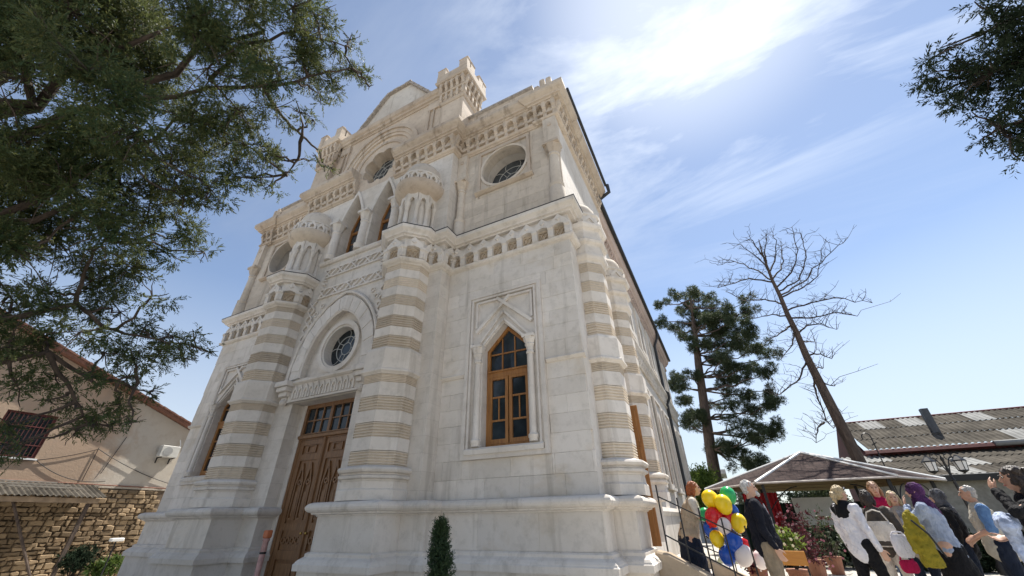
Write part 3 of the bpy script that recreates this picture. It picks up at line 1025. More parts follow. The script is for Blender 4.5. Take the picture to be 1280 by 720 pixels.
def frieze(parent, path, pitch=0.42, first=True):
    for i in range(len(path) - 1):
        p, q = path[i], path[i + 1]
        ln = (Vector(q) - Vector(p)).length
        if ln < 0.2:
            continue
        spots, sc, a = along(p, q, pitch)
        d = (Vector(q) - Vector(p)).normalized()
        for x, y, ang, k in spots:
            inst(lpb_m, 'panel_back', parent, (x, y, 0), ang, (k, 1, 1))
            inst(lattice_m, 'lattice_panel', parent, (x, y, 0), ang, (k, 1, 1))
            inst(zig_m, 'zigzag_relief', parent, (x, y, 0), ang, (k, 1, 1))
            inst(dia_m, 'diamond_boss', parent, (x, y, 0), ang, (min(1, k), 1, 1))
        n = len(spots)
        for j in range(n + 1):
            if (j == 0 and i > 0 and ln < 0.9) or False:
                pass
            t = j / n
            inst(bracket_m, 'bracket', parent, (p[0] + (q[0] - p[0]) * t, p[1] + (q[1] - p[1]) * t, 0), a, (0.9, 1 + 0.02 * (j % 2), 1))


for s in (1, -1):
    path = MIDP if s > 0 else mirrored(MIDP)
    fz = MB().sweep(path, FIELD).build('middle_frieze', M['stone'], HALL)
    MB().sweep(path, CORN).build('cornice_moulding', M['stone'], fz)
    MB().sweep(path, [(-0.06, 7.935), (0.288, 7.87), (0.292, 7.885), (-0.06, 7.955)]).build('lead_flashing', M['zinc'], fz)
    MB().sweep(path, BOTT).build('lower_moulding', M['stone'], fz)
    frieze(fz, path[:-1] if s > 0 else path[1:])

# upper cornice -----------------------------------------------------------------
UP_R = [(RX, RIS), (RX, 0.0), (5.95, 0.0), (5.95, -0.06), (WX + 0.02, -0.06), (WX + 0.02, 0.55), (WX - 0.02, 0.55), (WX - 0.02, 4.42)]
MIDC = [(0.92, RIS + 0.2), (0.92, RIS - 0.0), (RX, RIS)]
UPP = [(0.92, RIS)] + UP_R
UBOT = [(-0.06, 11.20), (0.03, 11.20), (0.045, 11.23), (0.09, 11.25), (0.115, 11.29), (0.115, 11.325), (0.05, 11.34), (-0.06, 11.34)]
UFLD = [(-0.06, 11.33), (0.03, 11.33), (0.03, 11.95), (-0.06, 11.95)]
UCOR = [(-0.06, 11.93), (0.20, 11.93), (0.215, 11.97), (0.27, 11.985), (0.285, 12.03), (0.31, 12.05), (0.375, 12.11), (0.40, 12.16), (0.41, 12.17), (0.41, 12.30), (0.395, 12.34), (-0.06, 12.40)]
ub_m = MB().xprism([(0.0, 11.345), (-0.07, 11.345), (-0.09, 11.37), (-0.09, 11.50), (-0.13, 11.56), (-0.13, 11.62), (-0.18, 11.68), (-0.18, 11.93), (0.0, 11.93)], -0.055, 0.055).mesh('stalactite_bracket', M['stone_up'])
uc_m = MB().plate([(-0.165, 11.93), (-0.165, 11.72), (-0.11, 11.72), (-0.09, 11.80), (-0.05, 11.84), (0.0, 11.87), (0.05, 11.84), (0.09, 11.80), (0.11, 11.72), (0.165, 11.72), (0.165, 11.93)], [], -0.165, 0.0).mesh('scalloped_arch', M['stone_up'])
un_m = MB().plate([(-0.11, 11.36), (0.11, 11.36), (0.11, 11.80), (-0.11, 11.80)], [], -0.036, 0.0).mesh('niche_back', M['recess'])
ul_m = MB().plate([(-0.12, 11.46), (0.12, 11.46), (0.12, 11.56), (0.06, 11.56), (0.03, 11.62), (-0.03, 11.62), (-0.06, 11.56), (-0.12, 11.56)], [], -0.115, 0.0).mesh('niche_lip', M['stone_up'])
for s in (1, -1):
    path = UPP if s > 0 else mirrored(UPP)
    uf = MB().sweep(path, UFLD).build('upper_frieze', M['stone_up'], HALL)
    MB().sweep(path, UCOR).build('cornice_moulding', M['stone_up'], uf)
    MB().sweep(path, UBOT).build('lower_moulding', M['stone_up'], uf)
    for i in range(len(path) - 1):
        p, q = path[i], path[i + 1]
        ln = (Vector(q) - Vector(p)).length
        if ln < 0.3:
            continue
        spots, sc, a = along(p, q, 0.33)
        n = len(spots)
        for x, y, ang, k in spots:
            inst(uc_m, 'scalloped_arch', uf, (x, y, 0), ang, (k, 1, 1))
            inst(un_m, 'niche_back', uf, (x, y, 0), ang, (k, 1, 1))
            inst(ul_m, 'niche_lip', uf, (x, y, 0), ang, (k, 1, 1))
        for j in range(n + 1):
            t = j / n
            inst(ub_m, 'stalactite_bracket', uf, (p[0] + (q[0] - p[0]) * t, p[1] + (q[1] - p[1]) * t, 0), a, (1, 1 + 0.015 * (j % 2), 1))

# colonnettes at the ends of the upper wings --------------------------------------
for s in (1, -1):
    for px, r in ((6.33, 0.15), (3.42, 0.115)):
        px *= s
        c = MB().lathe(px, -0.03, [(r + 0.05, 7.95), (r + 0.05, 8.45), (r + 0.03, 8.50), (r + 0.05, 8.54), (r + 0.05, 8.60), (r, 8.64), (r - 0.01, 9.66), (r + 0.015, 9.68), (r + 0.015, 9.73), (r, 9.75)], 14).build('corner_colonnette', M['ashlar_up'], HALL, True)
        cp = MB().lathe(px, -0.03, [(r, 9.75), (r + 0.02, 9.80), (r + 0.075, 9.92), (r + 0.05, 9.94), (r + 0.09, 10.04)], 8)
        cp.box(px - r - 0.08, px + r + 0.08, -0.03 - r - 0.08, 0.1, 10.04, 10.13)
        cp.build('capital', M['stone_up'], c)
        im = MB().box(px - r - 0.04, px + r + 0.04, -0.03 - r + 0.02, 0.1, 10.13, 11.2)
        im.build('impost_block', M['ashlar_up'], c)
        MB().box(px - 0.05, px + 0.05, -0.03 - r, -0.03 - r + 0.05, 10.85, 10.97).build('relief_block', M['stone_up'], c)

# turrets on the piers ---------------------------------------------------------------
for s in (1, -1):
    cx, cy = s * PC[0], PC[1]
    t = MB().lathe(cx, cy, [(0.60, 7.88), (0.60, 8.10), (0.56, 8.14), (0.40, 8.16), (0.40, 9.24), (0.47, 9.26), (0.47, 9.42)], 24).build('turret', M['stone'], HALL, False)
    for k in range(10):
        a = 2 * math.pi * k / 10 + 0.31
        x, y = cx + 0.46 * math.cos(a), cy + 0.46 * math.sin(a)
        MB().lathe(x, y, [(0.085, 8.16), (0.085, 8.26), (0.065, 8.30), (0.06, 8.80), (0.075, 8.82), (0.075, 8.85), (0.065, 8.87), (0.10, 8.97), (0.10, 9.02)], 9).build('colonnette', M['stone'], t, True)
        a2 = a + math.pi / 10
        ar = MB().plate([(-0.15, 9.02), (-0.075, 9.02), (-0.05, 9.12), (0, 9.17), (0.05, 9.12), (0.075, 9.02), (0.15, 9.02), (0.15, 9.32), (-0.15, 9.32)], [], -0.50, -0.42).mesh('niche_arch', M['stone'])
        inst(ar, 'niche_arch', t, (cx, cy, 0), a2 + math.pi / 2)
    MB().lathe(cx, cy, [(0.46, 9.26), (0.50, 9.28), (0.52, 9.32), (0.60, 9.36), (0.68, 9.43), (0.735, 9.52), (0.755, 9.60), (0.755, 9.68), (0.70, 9.70)], 28).build('bell_corbel', M['stone_up'], t, True)
    MB().lathe(cx, cy, [(0.62, 9.70), (0.60, 10.04), (0.64, 10.06), (0.64, 10.10), (0.58, 10.12)], 24).build('collar', M['stone'], t, True)
    sc = MB().plate([(-0.12, 9.70), (0.12, 9.70), (0.12, 9.86), (0.06, 9.97), (0, 10.03), (-0.06, 9.97), (-0.12, 9.86)], [[(-0.06, 9.745), (0.06, 9.745), (0.06, 9.84), (0, 9.92), (-0.06, 9.84)]], -0.70, -0.58).mesh('collar_leaf', M['stone'])
    for k in range(16):
        inst(sc, 'collar_leaf', t, (cx, cy, 0), 2 * math.pi * k / 16)
    MB().lathe(cx, cy, [(0.575, 10.10), (0.57, 10.25), (0.53, 10.42), (0.45, 10.58), (0.34, 10.71), (0.20, 10.80), (0.05, 10.84)], 28).build('dome', M['ashlar_up'], t, True)

# great arch, attic, gable ------------------------------------------------------------
def half_arc(r, cz, n=24):
    return [(r * math.cos(math.pi * i / n), cz + r * math.sin(math.pi * i / n)) for i in range(n + 1)]
for k, (ro, ri, y) in enumerate(((1.80, 1.66, -0.16), (1.66, 1.50, -0.10), (1.50, 1.38, -0.06), (1.16, 1.06, -0.04))):
    a, c = half_arc(ro, 12.42), half_arc(ri, 12.42)
    MB().plate(a + list(reversed(c)), [], RIS + y, RIS + 0.02).build('arch_moulding', M['stone_up'], upmid)
for s in (1, -1):
    for x, w in ((2.02, 0.06), (2.22, 0.05)):
        a, c = sorted((s * x - w / 2, s * x + w / 2))
        MB().box(a, c, RIS - 0.05, RIS + 0.02, 12.42, 14.55).build('panel_moulding', M['stone_up'], upmid)
    for x0, x1, z0, z1 in ((1.95, 2.45, 14.1, 14.5),):
        a, c = sorted((s * x0, s * x1))
        MB().box(a, c, RIS - 0.06, RIS + 0.02, z0, z1).build('panel', M['stone_up'], upmid)
MB().xprism([(RIS + 0.1, 14.60), (RIS - 0.03, 14.60), (RIS - 0.05, 14.66), (RIS - 0.11, 14.68), (RIS - 0.13, 14.76), (RIS - 0.19, 14.80), (RIS - 0.22, 14.90), (RIS - 0.22, 15.0), (RIS + 0.1, 15.04)], -2.55, 2.55).build('attic_cornice', M['stone_up'], upmid)
GB, GT, GH = 2.10, 0.58, 17.15
gab = MB().plate([(-GB, 14.9), (GB, 14.9), (GB - 0.05, 15.05), (GT, GH), (-GT, GH), (-GB + 0.05, 15.05)], [], RIS + 0.10, 0.35).build('gable', stone_mat('gable_render', (0.62, 0.58, 0.52), (0.50, 0.45, 0.39), 0.03, 0.95), HALL)
for s in (1, -1):
    n = 11
    for k in range(n):
        x0 = GB + (GT - GB) * k / n; z0 = 15.05 + (GH - 15.05) * k / n
        x1 = GB + (GT - GB) * (k + 1.15) / n; z1 = 15.05 + (GH - 15.05) * (k + 1.15) / n
        q = [(x0 - 0.02, z0 - 0.02), (x0 + 0.11, z0 - 0.01), (x1 + 0.06, z1 + 0.03), (x1 - 0.03, z1 - 0.02)]
        MB().plate([(s * a, c) for a, c in q], [], RIS - 0.03 - 0.012 * (k % 2), 0.52).build('coping_tile', M['tile'], gab)
    for j in range(2):
        pass
for k in range(4):
    x0 = -0.66 + 0.33 * k
    MB().box(x0 + 0.005, x0 + 0.325, RIS - 0.02 - 0.01 * (k % 2), 0.52, GH, GH + 0.09 + 0.01 * (k % 2)).build('coping_tile', M['tile'], gab)

# towers ---------------------------------------------------------------------------------
TX, TYc = 3.11, -0.12
for s in (1, -1):
    tw = empty('tower', (s * TX, TYc, 0), parent=HALL)
    MB().box(-0.46, 0.46, -0.46, 0.46, 12.3, 14.1).build('shaft', M['stone_up'], tw)
    q = [(-0.46, -0.46), (0.46, -0.46), (0.46, 0.46), (-0.46, 0.46)]
    MB().sweep(q, [(-0.1, 13.72), (0.02, 13.72), (0.06, 13.78), (0.07, 13.84), (-0.1, 13.86)], True).build('necking', M['stone_up'], tw)
    MB().sweep(q, [(-0.1, 14.28), (0.09, 14.28), (0.11, 14.33), (0.09, 14.37), (-0.1, 14.37)], True).build('moulding', M['stone_up'], tw)
    MB().sweep(q, [(-0.2, 14.86), (0.19, 14.86), (0.22, 14.92), (0.22, 15.0), (0.19, 15.03), (-0.2, 15.03)], True).build('parapet_moulding', M['stone_up'], tw)
    MB().box(-0.48, 0.48, -0.48, 0.48, 14.1, 15.5).build('head', M['stone_up'], tw)
    MB().sweep(q, [(-0.3, 15.02), (0.19, 15.02), (0.19, 15.34), (0.02, 15.34), (-0.3, 15.30)], True).build('parapet', M['stone_up'], tw)
    cm = MB().xprism([(0, 13.88), (-0.06, 13.90), (-0.09, 14.0), (-0.09, 14.27), (0, 14.27)], -0.045, 0.045).mesh('stalactite_bracket', M['stone_up'])
    cn = MB().xprism([(0, 14.38), (-0.10, 14.40), (-0.12, 14.52), (-0.17, 14.62), (-0.17, 14.86), (0, 14.86)], -0.05, 0.05).mesh('stalactite_bracket', M['stone_up'])
    cp2 = MB().plate([(-0.116, 14.72), (-0.07, 14.72), (0, 14.80), (0.07, 14.72), (0.116, 14.72), (0.116, 14.862), (-0.116, 14.862)], [], -0.15, 0.0).mesh('scalloped_arch', M['stone_up'])
    for sd in range(4):
        a = sd * math.pi / 2
        ca, sa = math.cos(a), math.sin(a)
        for k in range(5):
            o = -0.46 + 0.92 * k / 4
            inst(cm, 'stalactite_bracket', tw, (o * ca + 0.46 * sa, o * sa - 0.46 * ca, 0), a, (1, 1 + 0.02 * (k % 2), 1))
            inst(cn, 'stalactite_bracket', tw, (o * ca + 0.46 * sa, o * sa - 0.46 * ca, 0), a, (1, 1 + 0.02 * (k % 2), 1))
            if k < 4:
                o += 0.115
                inst(cp2, 'scalloped_arch', tw, (o * ca + 0.46 * sa, o * sa - 0.46 * ca, 0), a)
    mer = MB().box(-0.17, 0.17, -0.10, 0.10, 15.33, 15.72)
    mer.add([(-0.19, -0.12, 15.72), (0.19, -0.12, 15.72), (0.19, 0.12, 15.72), (-0.19, 0.12, 15.72), (-0.19, 0, 15.78), (0.19, 0, 15.78)],
            [(3, 2, 1, 0), (0, 1, 5, 4), (2, 3, 4, 5), (1, 2, 5), (3, 0, 4)])
    mer = mer.mesh('merlon', M['stone_up'])
    for x, y, rz in ((-0.47, -0.55, 0), (0.47, -0.55, 0), (-0.47, 0.55, 0), (0.47, 0.55, 0), (0.55, -0.28, math.pi / 2 + 0.001), (0.55, 0.28, math.pi / 2 + 0.001), (-0.55, -0.28, math.pi / 2), (-0.55, 0.28, math.pi / 2)):
        inst(mer, 'merlon', tw, (x, y, 0.0 if rz == 0 else -0.003), rz, (1, 1, 1) if rz == 0 else (0.75, 1, 1))

# attic parapet over the wings with broken corner ornaments ------------------------------------
for s in (1, -1):
    def flip(a, c): return (a, c) if s > 0 else (-c, -a)
    a, c = flip(3.55, 5.9)
    pa = MB().box(a, c, -0.16, 0.3, 12.36, 12.92).build('parapet', M['stone_up'], HALL)
    MB().xprism([(0.3, 12.92), (-0.16, 12.92), (-0.22, 12.96), (-0.22, 13.04), (0.3, 13.10)], a - 0.03, c + 0.03).build('coping', M['tile'], pa)
    r = random.Random(4)
    for k in range(6):
        x = 3.75 + 0.36 * k
        p, q = flip(x, x + 0.30)
        MB().box(p, q, -0.20 - 0.02 * r.random(), -0.14, 12.42, 12.50 + 0.26 * r.random()).build('chipped_block', M['stone_up'], pa)
    a, c = flip(5.92, 6.55)
    ac = MB().box(a, c, -0.20, 0.36, 12.36, 12.80).build('corner_ornament', M['stone_up'], HALL)
    for k in range(9):
        x = 5.95 + 0.19 * (k % 3) + 0.03 * r.random(); y = -0.17 + 0.17 * (k // 3)
        p, q = flip(x, x + 0.17)
        MB().box(p, q, y, y + 0.16, 12.78, 12.95 + 0.28 * r.random()).build('broken_crest', M['stone_up'], ac, bevel=0.03)
# ---- side porch: two slimmer striped columns with small domes ------------------------------
SB = [b for b in BANDS if b[1] < 6.5]
def side_column(s, yy, withdome=True):
    cx = s * 6.52
    c = pier(HALL, cx, yy, 0.47, 0.44, SB, 'porch_column')
    q = lambda prof: MB().lathe(cx, yy, [(r / CO8, z) for r, z in prof], 8)
    q([(0.44, 6.45), (0.45, 6.50), (0.50, 6.54), (0.53, 6.60), (0.53, 6.66), (0.49, 6.69), (0.47, 6.72), (0.47, 6.90)]).build('necking', M['stone'], c)
    q([(0.47, 6.90), (0.48, 6.95), (0.55, 7.0), (0.57, 7.06), (0.53, 7.10), (0.50, 7.14), (0.49, 7.34)]).build('plain_band', M['stone'], c)
    q([(0.49, 7.34), (0.50, 7.38), (0.57, 7.42), (0.60, 7.48), (0.60, 7.54), (0.54, 7.57)]).build('capital', M['stone'], c)
    q([(0.50, 7.56), (0.50, 7.84), (0.54, 7.87), (0.54, 7.92), (0.46, 7.95)]).build('collar', M['stone'], c)
    zz = MB().plate([(-0.19, 7.60), (-0.13, 7.60), (0, 7.76), (0.13, 7.60), (0.19, 7.60), (0.19, 7.66), (0.03, 7.85), (-0.03, 7.85), (-0.19, 7.66)], [], -0.535, -0.48).mesh('zigzag_relief', M['stone'])
    for k in range(8):
        inst(zz, 'zigzag_relief', c, (cx, yy, 0), k * math.pi / 4)
    MB().lathe(cx, yy, [(0.45, 7.93), (0.455, 8.05), (0.43, 8.20), (0.36, 8.34), (0.24, 8.44), (0.10, 8.49)], 24).build('dome', M['ashlar_up'], c, True)


for s in (1, -1):
    side_column(s, 0.92)
side_column(1, 3.62)
# side doorway between the columns, one leaf standing open
SD = empty('side_door', (6.5, 0, 0), parent=HALL)
MB().box(-0.06, 0.02, 1.45, 3.05, 0.95, 3.95).build('recess_shade_plate', M['dark'], SD)  # near-black plate on the wall, its colour stands in for the doorway's shade
MB().box(-0.02, 0.09, 1.40, 3.10, 3.95, 4.30).build('lintel', M['stone'], SD)
MB().box(0.03, 0.36, 2.78, 2.83, 0.95, 3.72).build('door_leaf', M['wood'], SD, bevel=0.01)
for z0, z1 in ((1.1, 1.9), (2.0, 2.8), (2.9, 3.6)):
    MB().box(0.09, 0.30, 2.765, 2.785, z0, z1).build('panel', M['wood'], SD, bevel=0.01)
MB().box(0.03, 0.08, 1.46, 2.3, 0.95, 3.90).build('door_leaf', M['wood'], SD, bevel=0.01)

# ---- long nave behind the front block -----------------------------------------------------
NX = 6.15
NAVE = empty('nave', (0, 0, 0), parent=HALL)
for s in (1, -1):
    MB().box(NX - 0.5 if s > 0 else -NX, NX if s > 0 else -NX + 0.5, 4.41, 24.0, 0, 11.55).build('nave_wall', M['stone_j'], NAVE)
MB().box(-NX + 0.5, NX - 0.5, 23.5, 23.98, 0, 11.55).build('rear_wall', M['stone_j'], NAVE)
MB().add([(-NX - 0.5, 4.42, 11.86), (NX + 0.5, 4.42, 11.86), (NX + 0.5, 24.3, 11.86), (-NX - 0.5, 24.3, 11.86), (0, 4.42, 13.4), (0, 24.3, 13.4)],
         [(0, 3, 2, 1), (1, 2, 5, 4), (3, 0, 4, 5), (0, 1, 4), (2, 3, 5)]).build('nave_roof', M['tile'], NAVE)
npath = [(NX, 4.45), (NX, 24.0)]
MB().sweep(npath, [(-0.05, 11.0), (0.03, 11.0), (0.06, 11.05), (0.10, 11.07), (0.10, 11.12), (0.05, 11.14), (-0.05, 11.14)]).build('lower_moulding', stone_mat('pink_limestone', (0.58, 0.47, 0.42), (0.48, 0.38, 0.33), 0.06, 0.4), NAVE)
pinkm = bpy.data.materials['pink_limestone']
MB().sweep(npath, [(-0.05, 11.40), (0.16, 11.40), (0.20, 11.48), (0.28, 11.54), (0.34, 11.66), (0.36, 11.84), (-0.05, 11.84)]).build('eaves_cornice', pinkm, NAVE)
db = MB().xprism([(0, 11.16), (-0.07, 11.16), (-0.09, 11.24), (-0.14, 11.30), (-0.14, 11.40), (0, 11.40)], -0.06, 0.06).mesh('eaves_bracket', pinkm)
for k in range(62):
    inst(db, 'eaves_bracket', NAVE, (NX, 4.65 + k * 0.31, 0), math.pi / 2)
MB().sweep(npath, [(-0.05, 7.60), (0.10, 7.62), (0.16, 7.70), (0.20, 7.76), (0.20, 7.86), (-0.05, 7.90)]).build('middle_cornice', M['stone'], NAVE)
MB().sweep(npath, [(-0.05, 6.95), (0.06, 6.95), (0.10, 6.99), (0.06, 7.03), (-0.05, 7.03)]).build('lower_moulding', M['stone'], NAVE)
db2 = MB().xprism([(0, 7.04), (-0.05, 7.04), (-0.06, 7.20), (-0.11, 7.28), (-0.11, 7.60), (0, 7.60)], -0.08, 0.08).mesh('frieze_bracket', M['stone'])
for k in range(46):
    inst(db2, 'frieze_bracket', NAVE, (NX, 4.75 + k * 0.42, 0), math.pi / 2)
MB().sweep(npath, [(-0.05, 1.5), (0.12, 1.5), (0.17, 1.62), (0.12, 1.74), (-0.05, 1.76)]).build('plinth_moulding', M['stone'], NAVE)
MB().sweep(npath, [(-0.05, -0.2), (0.10, -0.2), (0.10, 1.5), (-0.05, 1.5)]).build('plinth', M['stone'], NAVE)
nw = MB().plate([(-0.95, 2.4), (0.95, 2.4), (0.95, 6.1), (-0.95, 6.1)], [pointed(0, 0.55, 2.65, 4.8, 5.5)], -0.10, 0.0).mesh('window_surround', M['stone'])
nw2 = MB().plate([(-0.95, 2.4), (0.95, 2.4), (0.95, 6.1), (-0.95, 6.1)], [[(-0.82, 2.5), (0.82, 2.5), (0.82, 5.97), (-0.82, 5.97)]], -0.17, 0.0).mesh('border_moulding', M['stone'])
nwg = MB().plate(pointed(0, 0.55, 2.65, 4.8, 5.5), [], -0.03, 0.0).mesh('pane', M['glass'])
nwf = MB().plate(pointed(0, 0.55, 2.65, 4.8, 5.5), [pointed(0, 0.46, 2.75, 4.78, 5.36)], -0.05, 0.0).box(-0.04, 0.04, -0.05, 0, 2.7, 5.4).mesh('window_frame', M['wood'])
nu = MB().plate([(-0.7, 8.3), (0.7, 8.3), (0.7, 10.7), (-0.7, 10.7)], [pointed(0, 0.42, 8.5, 9.8, 10.4)], -0.10, 0.0).mesh('window_surround', M['stone'])
nug = MB().plate(pointed(0, 0.42, 8.5, 9.8, 10.4), [], -0.03, 0.0).mesh('pane', M['glass'])
for k in range(6):
    yy = 6.2 + 3.05 * k
    if k == 4:
        continue
    for me in (nw, nw2, nwg, nwf, nu, nug):
        inst(me, me.name.split('.')[0], NAVE, (NX, yy, 0), math.pi / 2)
# gutter and downpipe
GUT = MB().tube([(NX + 0.44, 4.2, 11.90), (NX + 0.44, 24.2, 11.90)], 0.085, 8).build('gutter', M['zinc'], NAVE, True)
MB().tube([(WX + 0.44, 0.0, 12.40), (WX + 0.44, 4.35, 12.40)], 0.05, 8).build('gutter', M['zinc'], HALL, True)
MB().tube([(WX + 0.50, 4.35, 12.40), (WX + 0.52, 4.38, 12.05), (NX + 0.50, 4.5, 11.98)], 0.07, 8).build('gutter_elbow', M['zinc'], HALL, True)
MB().tube([(NX + 0.44, 18.0, 11.88), (NX + 0.40, 18.0, 11.5), (NX + 0.12, 18.0, 10.9), (NX + 0.10, 18.0, 8.05), (NX + 0.30, 18.0, 7.85), (NX + 0.30, 18.0, 7.55), (NX + 0.10, 18.0, 7.2), (NX + 0.10, 18.0, 0.3)], 0.085, 8).build('downpipe', M['zinc'], NAVE, True)

# ---- side steps with cheek wall and iron railings ------------------------------------------
ST = empty('side_steps', (0.42, 1.05, 0.1))
tag(ST, 'worn stone side steps with sloping cheek wall beside the striped corner', 'steps')
MB().box(0.0, 0.43, 0.35, 3.4, -0.1, 0.62).build('landing', M['stone'], ST, bevel=0.02)
MB().box(0.431, 0.70, 0.35, 3.0, -0.1, 0.40).build('step', M['stone'], ST, bevel=0.015)
MB().box(0.701, 1.15, 0.35, 3.0, -0.1, 0.20).build('step', M['stone'], ST, bevel=0.015)
chk = stone_mat('old_cheek_stone', (0.50, 0.42, 0.32), (0.36, 0.28, 0.20), 0.05, 0.5)
MB().plate([(0.08, -0.1), (1.45, -0.1), (1.45, 0.30), (0.80, 0.60), (0.30, 0.84), (0.08, 0.88)], [], 0.0, 0.32).build('cheek_wall', chk, ST, bevel=0.03)
MB().plate([(0.30, -0.1), (1.4, -0.1), (1.4, 0.25), (0.80, 0.50), (0.30, 0.75)], [], 3.05, 3.3).build('cheek_wall', chk, ST, bevel=0.03)


def railing(label, y, x0, x1, z0, z1, posts):
    rl = empty('stair_railing', (x0, y, z0))
    tag(rl, label, 'railing')
    sl = (z1 - z0) / (x1 - x0)
    for k in range(posts):
        dx = (x1 - x0) * k / (posts - 1)
        MB().box(dx - 0.011, dx + 0.011, -0.011, 0.011, sl * dx, sl * dx + 0.92 + (0.05 if k in (0, posts - 1) else 0)).build('post', M['black'], rl)
    for h in (0.22, 0.78):
        L = x1 - x0
        MB().plate([(0, h), (L, h + sl * L), (L, h + sl * L + 0.022), (0, h + 0.022)], [], -0.017, 0.017).build('rail', M['black'], rl)
    return rl


railing('thin black iron stair railing nearest the corner column', 1.20, 0.69, 1.90, 0.96, 0.34, 5)
railing('black iron stair railing behind the red-haired woman', 4.2, 0.85, 1.9, 0.72, 0.30, 4)
# ------------------------------------------------------------------ foliage tools
def leaf_mat(name, a, b, c, trans=0.35, rough=0.55):
    m, n, l, bs = nodemat(name)
    p = world_pos(n, l)
    geo = n.new('ShaderNodeNewGeometry')
    f = noise(n, l, 1.3, 3, 0.6, p)
    col = mix_rgb(n, l, ramp(n, l, f, 0.38, 0.62), a, b)
    col = mix_rgb(n, l, ramp(n, l, geo.outputs['Random Per Island'], 0.55, 1.0, 0, 0.8), col, c)
    l.new(col, bs.inputs['Base Color'])
    bs.inputs['Roughness'].default_value = rough
    bs.inputs['Specular IOR Level'].default_value = 0.3
    tr = n.new('ShaderNodeBsdfTranslucent')
    l.new(mix_rgb(n, l, 0.5, col, tuple(min(1, x * 1.6) for x in c)), tr.inputs['Color'])
    mx = n.new('ShaderNodeMixShader'); mx.inputs[0].default_value = trans
    out = n['Material Output']
    l.new(bs.outputs[0], mx.inputs[1]); l.new(tr.outputs[0], mx.inputs[2]); l.new(mx.outputs[0], out.inputs['Surface'])
    return m


def unit(v):
    return v / np.maximum(np.linalg.norm(v, axis=-1, keepdims=True), 1e-9)


def blades_mesh(name, base, direc, length, width, mat, fold=True):
    """one narrow folded blade (2 quads sharing a rib) per base point"""
    n = len(base)
    d = unit(direc)
    r = unit(np.cross(d, rng.normal(size=(n, 3))))
    up = np.cross(r, d)
    L = np.broadcast_to(np.asarray(length), (n,))[:, None]
    W = np.broadcast_to(np.asarray(width), (n,))[:, None]
    p0 = base
    p1 = base + d * L * 0.45 + r * W * 0.5 + up * W * 0.12
    p2 = base + d * L
    p3 = base + d * L * 0.45 - r * W * 0.5 + up * W * 0.12
    v = np.stack([p0, p1, p2, p3], 1).reshape(-1, 3)
    me = bpy.data.meshes.new(name)
    me.vertices.add(n * 4)
    me.vertices.foreach_set('co', v.astype(np.float32).ravel())
    me.loops.add(n * 4)
    me.loops.foreach_set('vertex_index', np.arange(n * 4, dtype=np.int32))
    me.polygons.add(n)
    me.polygons.foreach_set('loop_start', np.arange(0, n * 4, 4, dtype=np.int32))
    me.polygons.foreach_set('loop_total', np.full(n, 4, dtype=np.int32))
    me.materials.append(mat)
    me.update(calc_edges=True)
    return me


def sprays(clumps, twigs_per_m2, blades, tl, bl, bw, out_bias=0.6, droop=0.0, flat=1.0, fan=False):
    """twigs through each clump's volume, blades along each twig"""
    B, D = [], []
    tw = []
    for c, r in clumps:
        c = np.array(c)
        k = max(6, int(twigs_per_m2 * r * r))
        dirs = unit(rng.normal(size=(k, 3)))
        rad = r * rng.random(k) ** 0.45
        s = c + dirs * rad[:, None] * np.array([1, 1, flat])
        td = unit(dirs * out_bias + rng.normal(size=(k, 3)) * 0.55 + np.array([0, 0, -droop]))
        ln = tl * (0.5 + rng.random(k))
        tw.append((s, td, ln))
        side = unit(np.cross(td, rng.normal(size=(k, 3))))
        for j in range(blades):
            t = (j + rng.random(k)) / blades
            b = s + td * (ln * t)[:, None]
            if fan:
                bd = unit(td * 0.85 + side * (0.62 if j % 2 else -0.62) + rng.normal(size=(k, 3)) * 0.16)
            else:
                bd = unit(td * 0.9 + rng.normal(size=(k, 3)) * 0.6)
            B.append(b); D.append(bd)
    B = np.concatenate(B); D = np.concatenate(D)
    n = len(B)
    return B, D, bl * (0.6 + 0.8 * rng.random(n)), bw * (0.7 + 0.6 * rng.random(n)), tw


def wobble(p, q, n, amp, sag=0.0):
    p, q = Vector(p), Vector(q)
    L = (q - p).length
    out = []
    for i in range(n + 1):
        t = i / n
        w = math.sin(math.pi * t)
        off = Vector((rng.normal(), rng.normal(), rng.normal())) * amp * L * w
        out.append(p.lerp(q, t) + off + Vector((0, 0, -sag * L * w)))
    return out


def bark_mat(name, a, b):
    m, n, l, bs = nodemat(name)
    f = noise(n, l, 9, 6, 0.7, world_pos(n, l, (1, 1, 0.25)))
    l.new(mix_rgb(n, l, ramp(n, l, f, 0.35, 0.65), a, b), bs.inputs['Base Color'])
    bs.inputs['Roughness'].default_value = 0.9
    bump(n, l, bs, f, 0.9, 0.03)
    return m


M['bark'] = bark_mat('dark_bark', (0.075, 0.055, 0.042), (0.028, 0.02, 0.015))
M['bark_pine'] = bark_mat('pine_bark', (0.13, 0.095, 0.075), (0.05, 0.035, 0.028))
M['cypress'] = leaf_mat('cypress_leaf', (0.036, 0.072, 0.030), (0.050, 0.074, 0.028), (0.115, 0.115, 0.038), 0.42)
M['needle'] = leaf_mat('pine_needle', (0.034, 0.058, 0.028), (0.048, 0.070, 0.032), (0.085, 0.100, 0.050), 0.25)
M['needle_dark'] = leaf_mat('dark_needle', (0.018, 0.030, 0.018), (0.022, 0.034, 0.020), (0.030, 0.040, 0.024), 0.08, 0.95)
M['needle_dark'].node_tree.nodes['Principled BSDF'].inputs['Specular IOR Level'].default_value = 0.05
M['leaf'] = leaf_mat('fresh_leaf', (0.08, 0.14, 0.025), (0.11, 0.17, 0.03), (0.16, 0.20, 0.04), 0.45)


def near(c, pts):
    return min(pts, key=lambda p: (Vector(p) - Vector(c)).length)


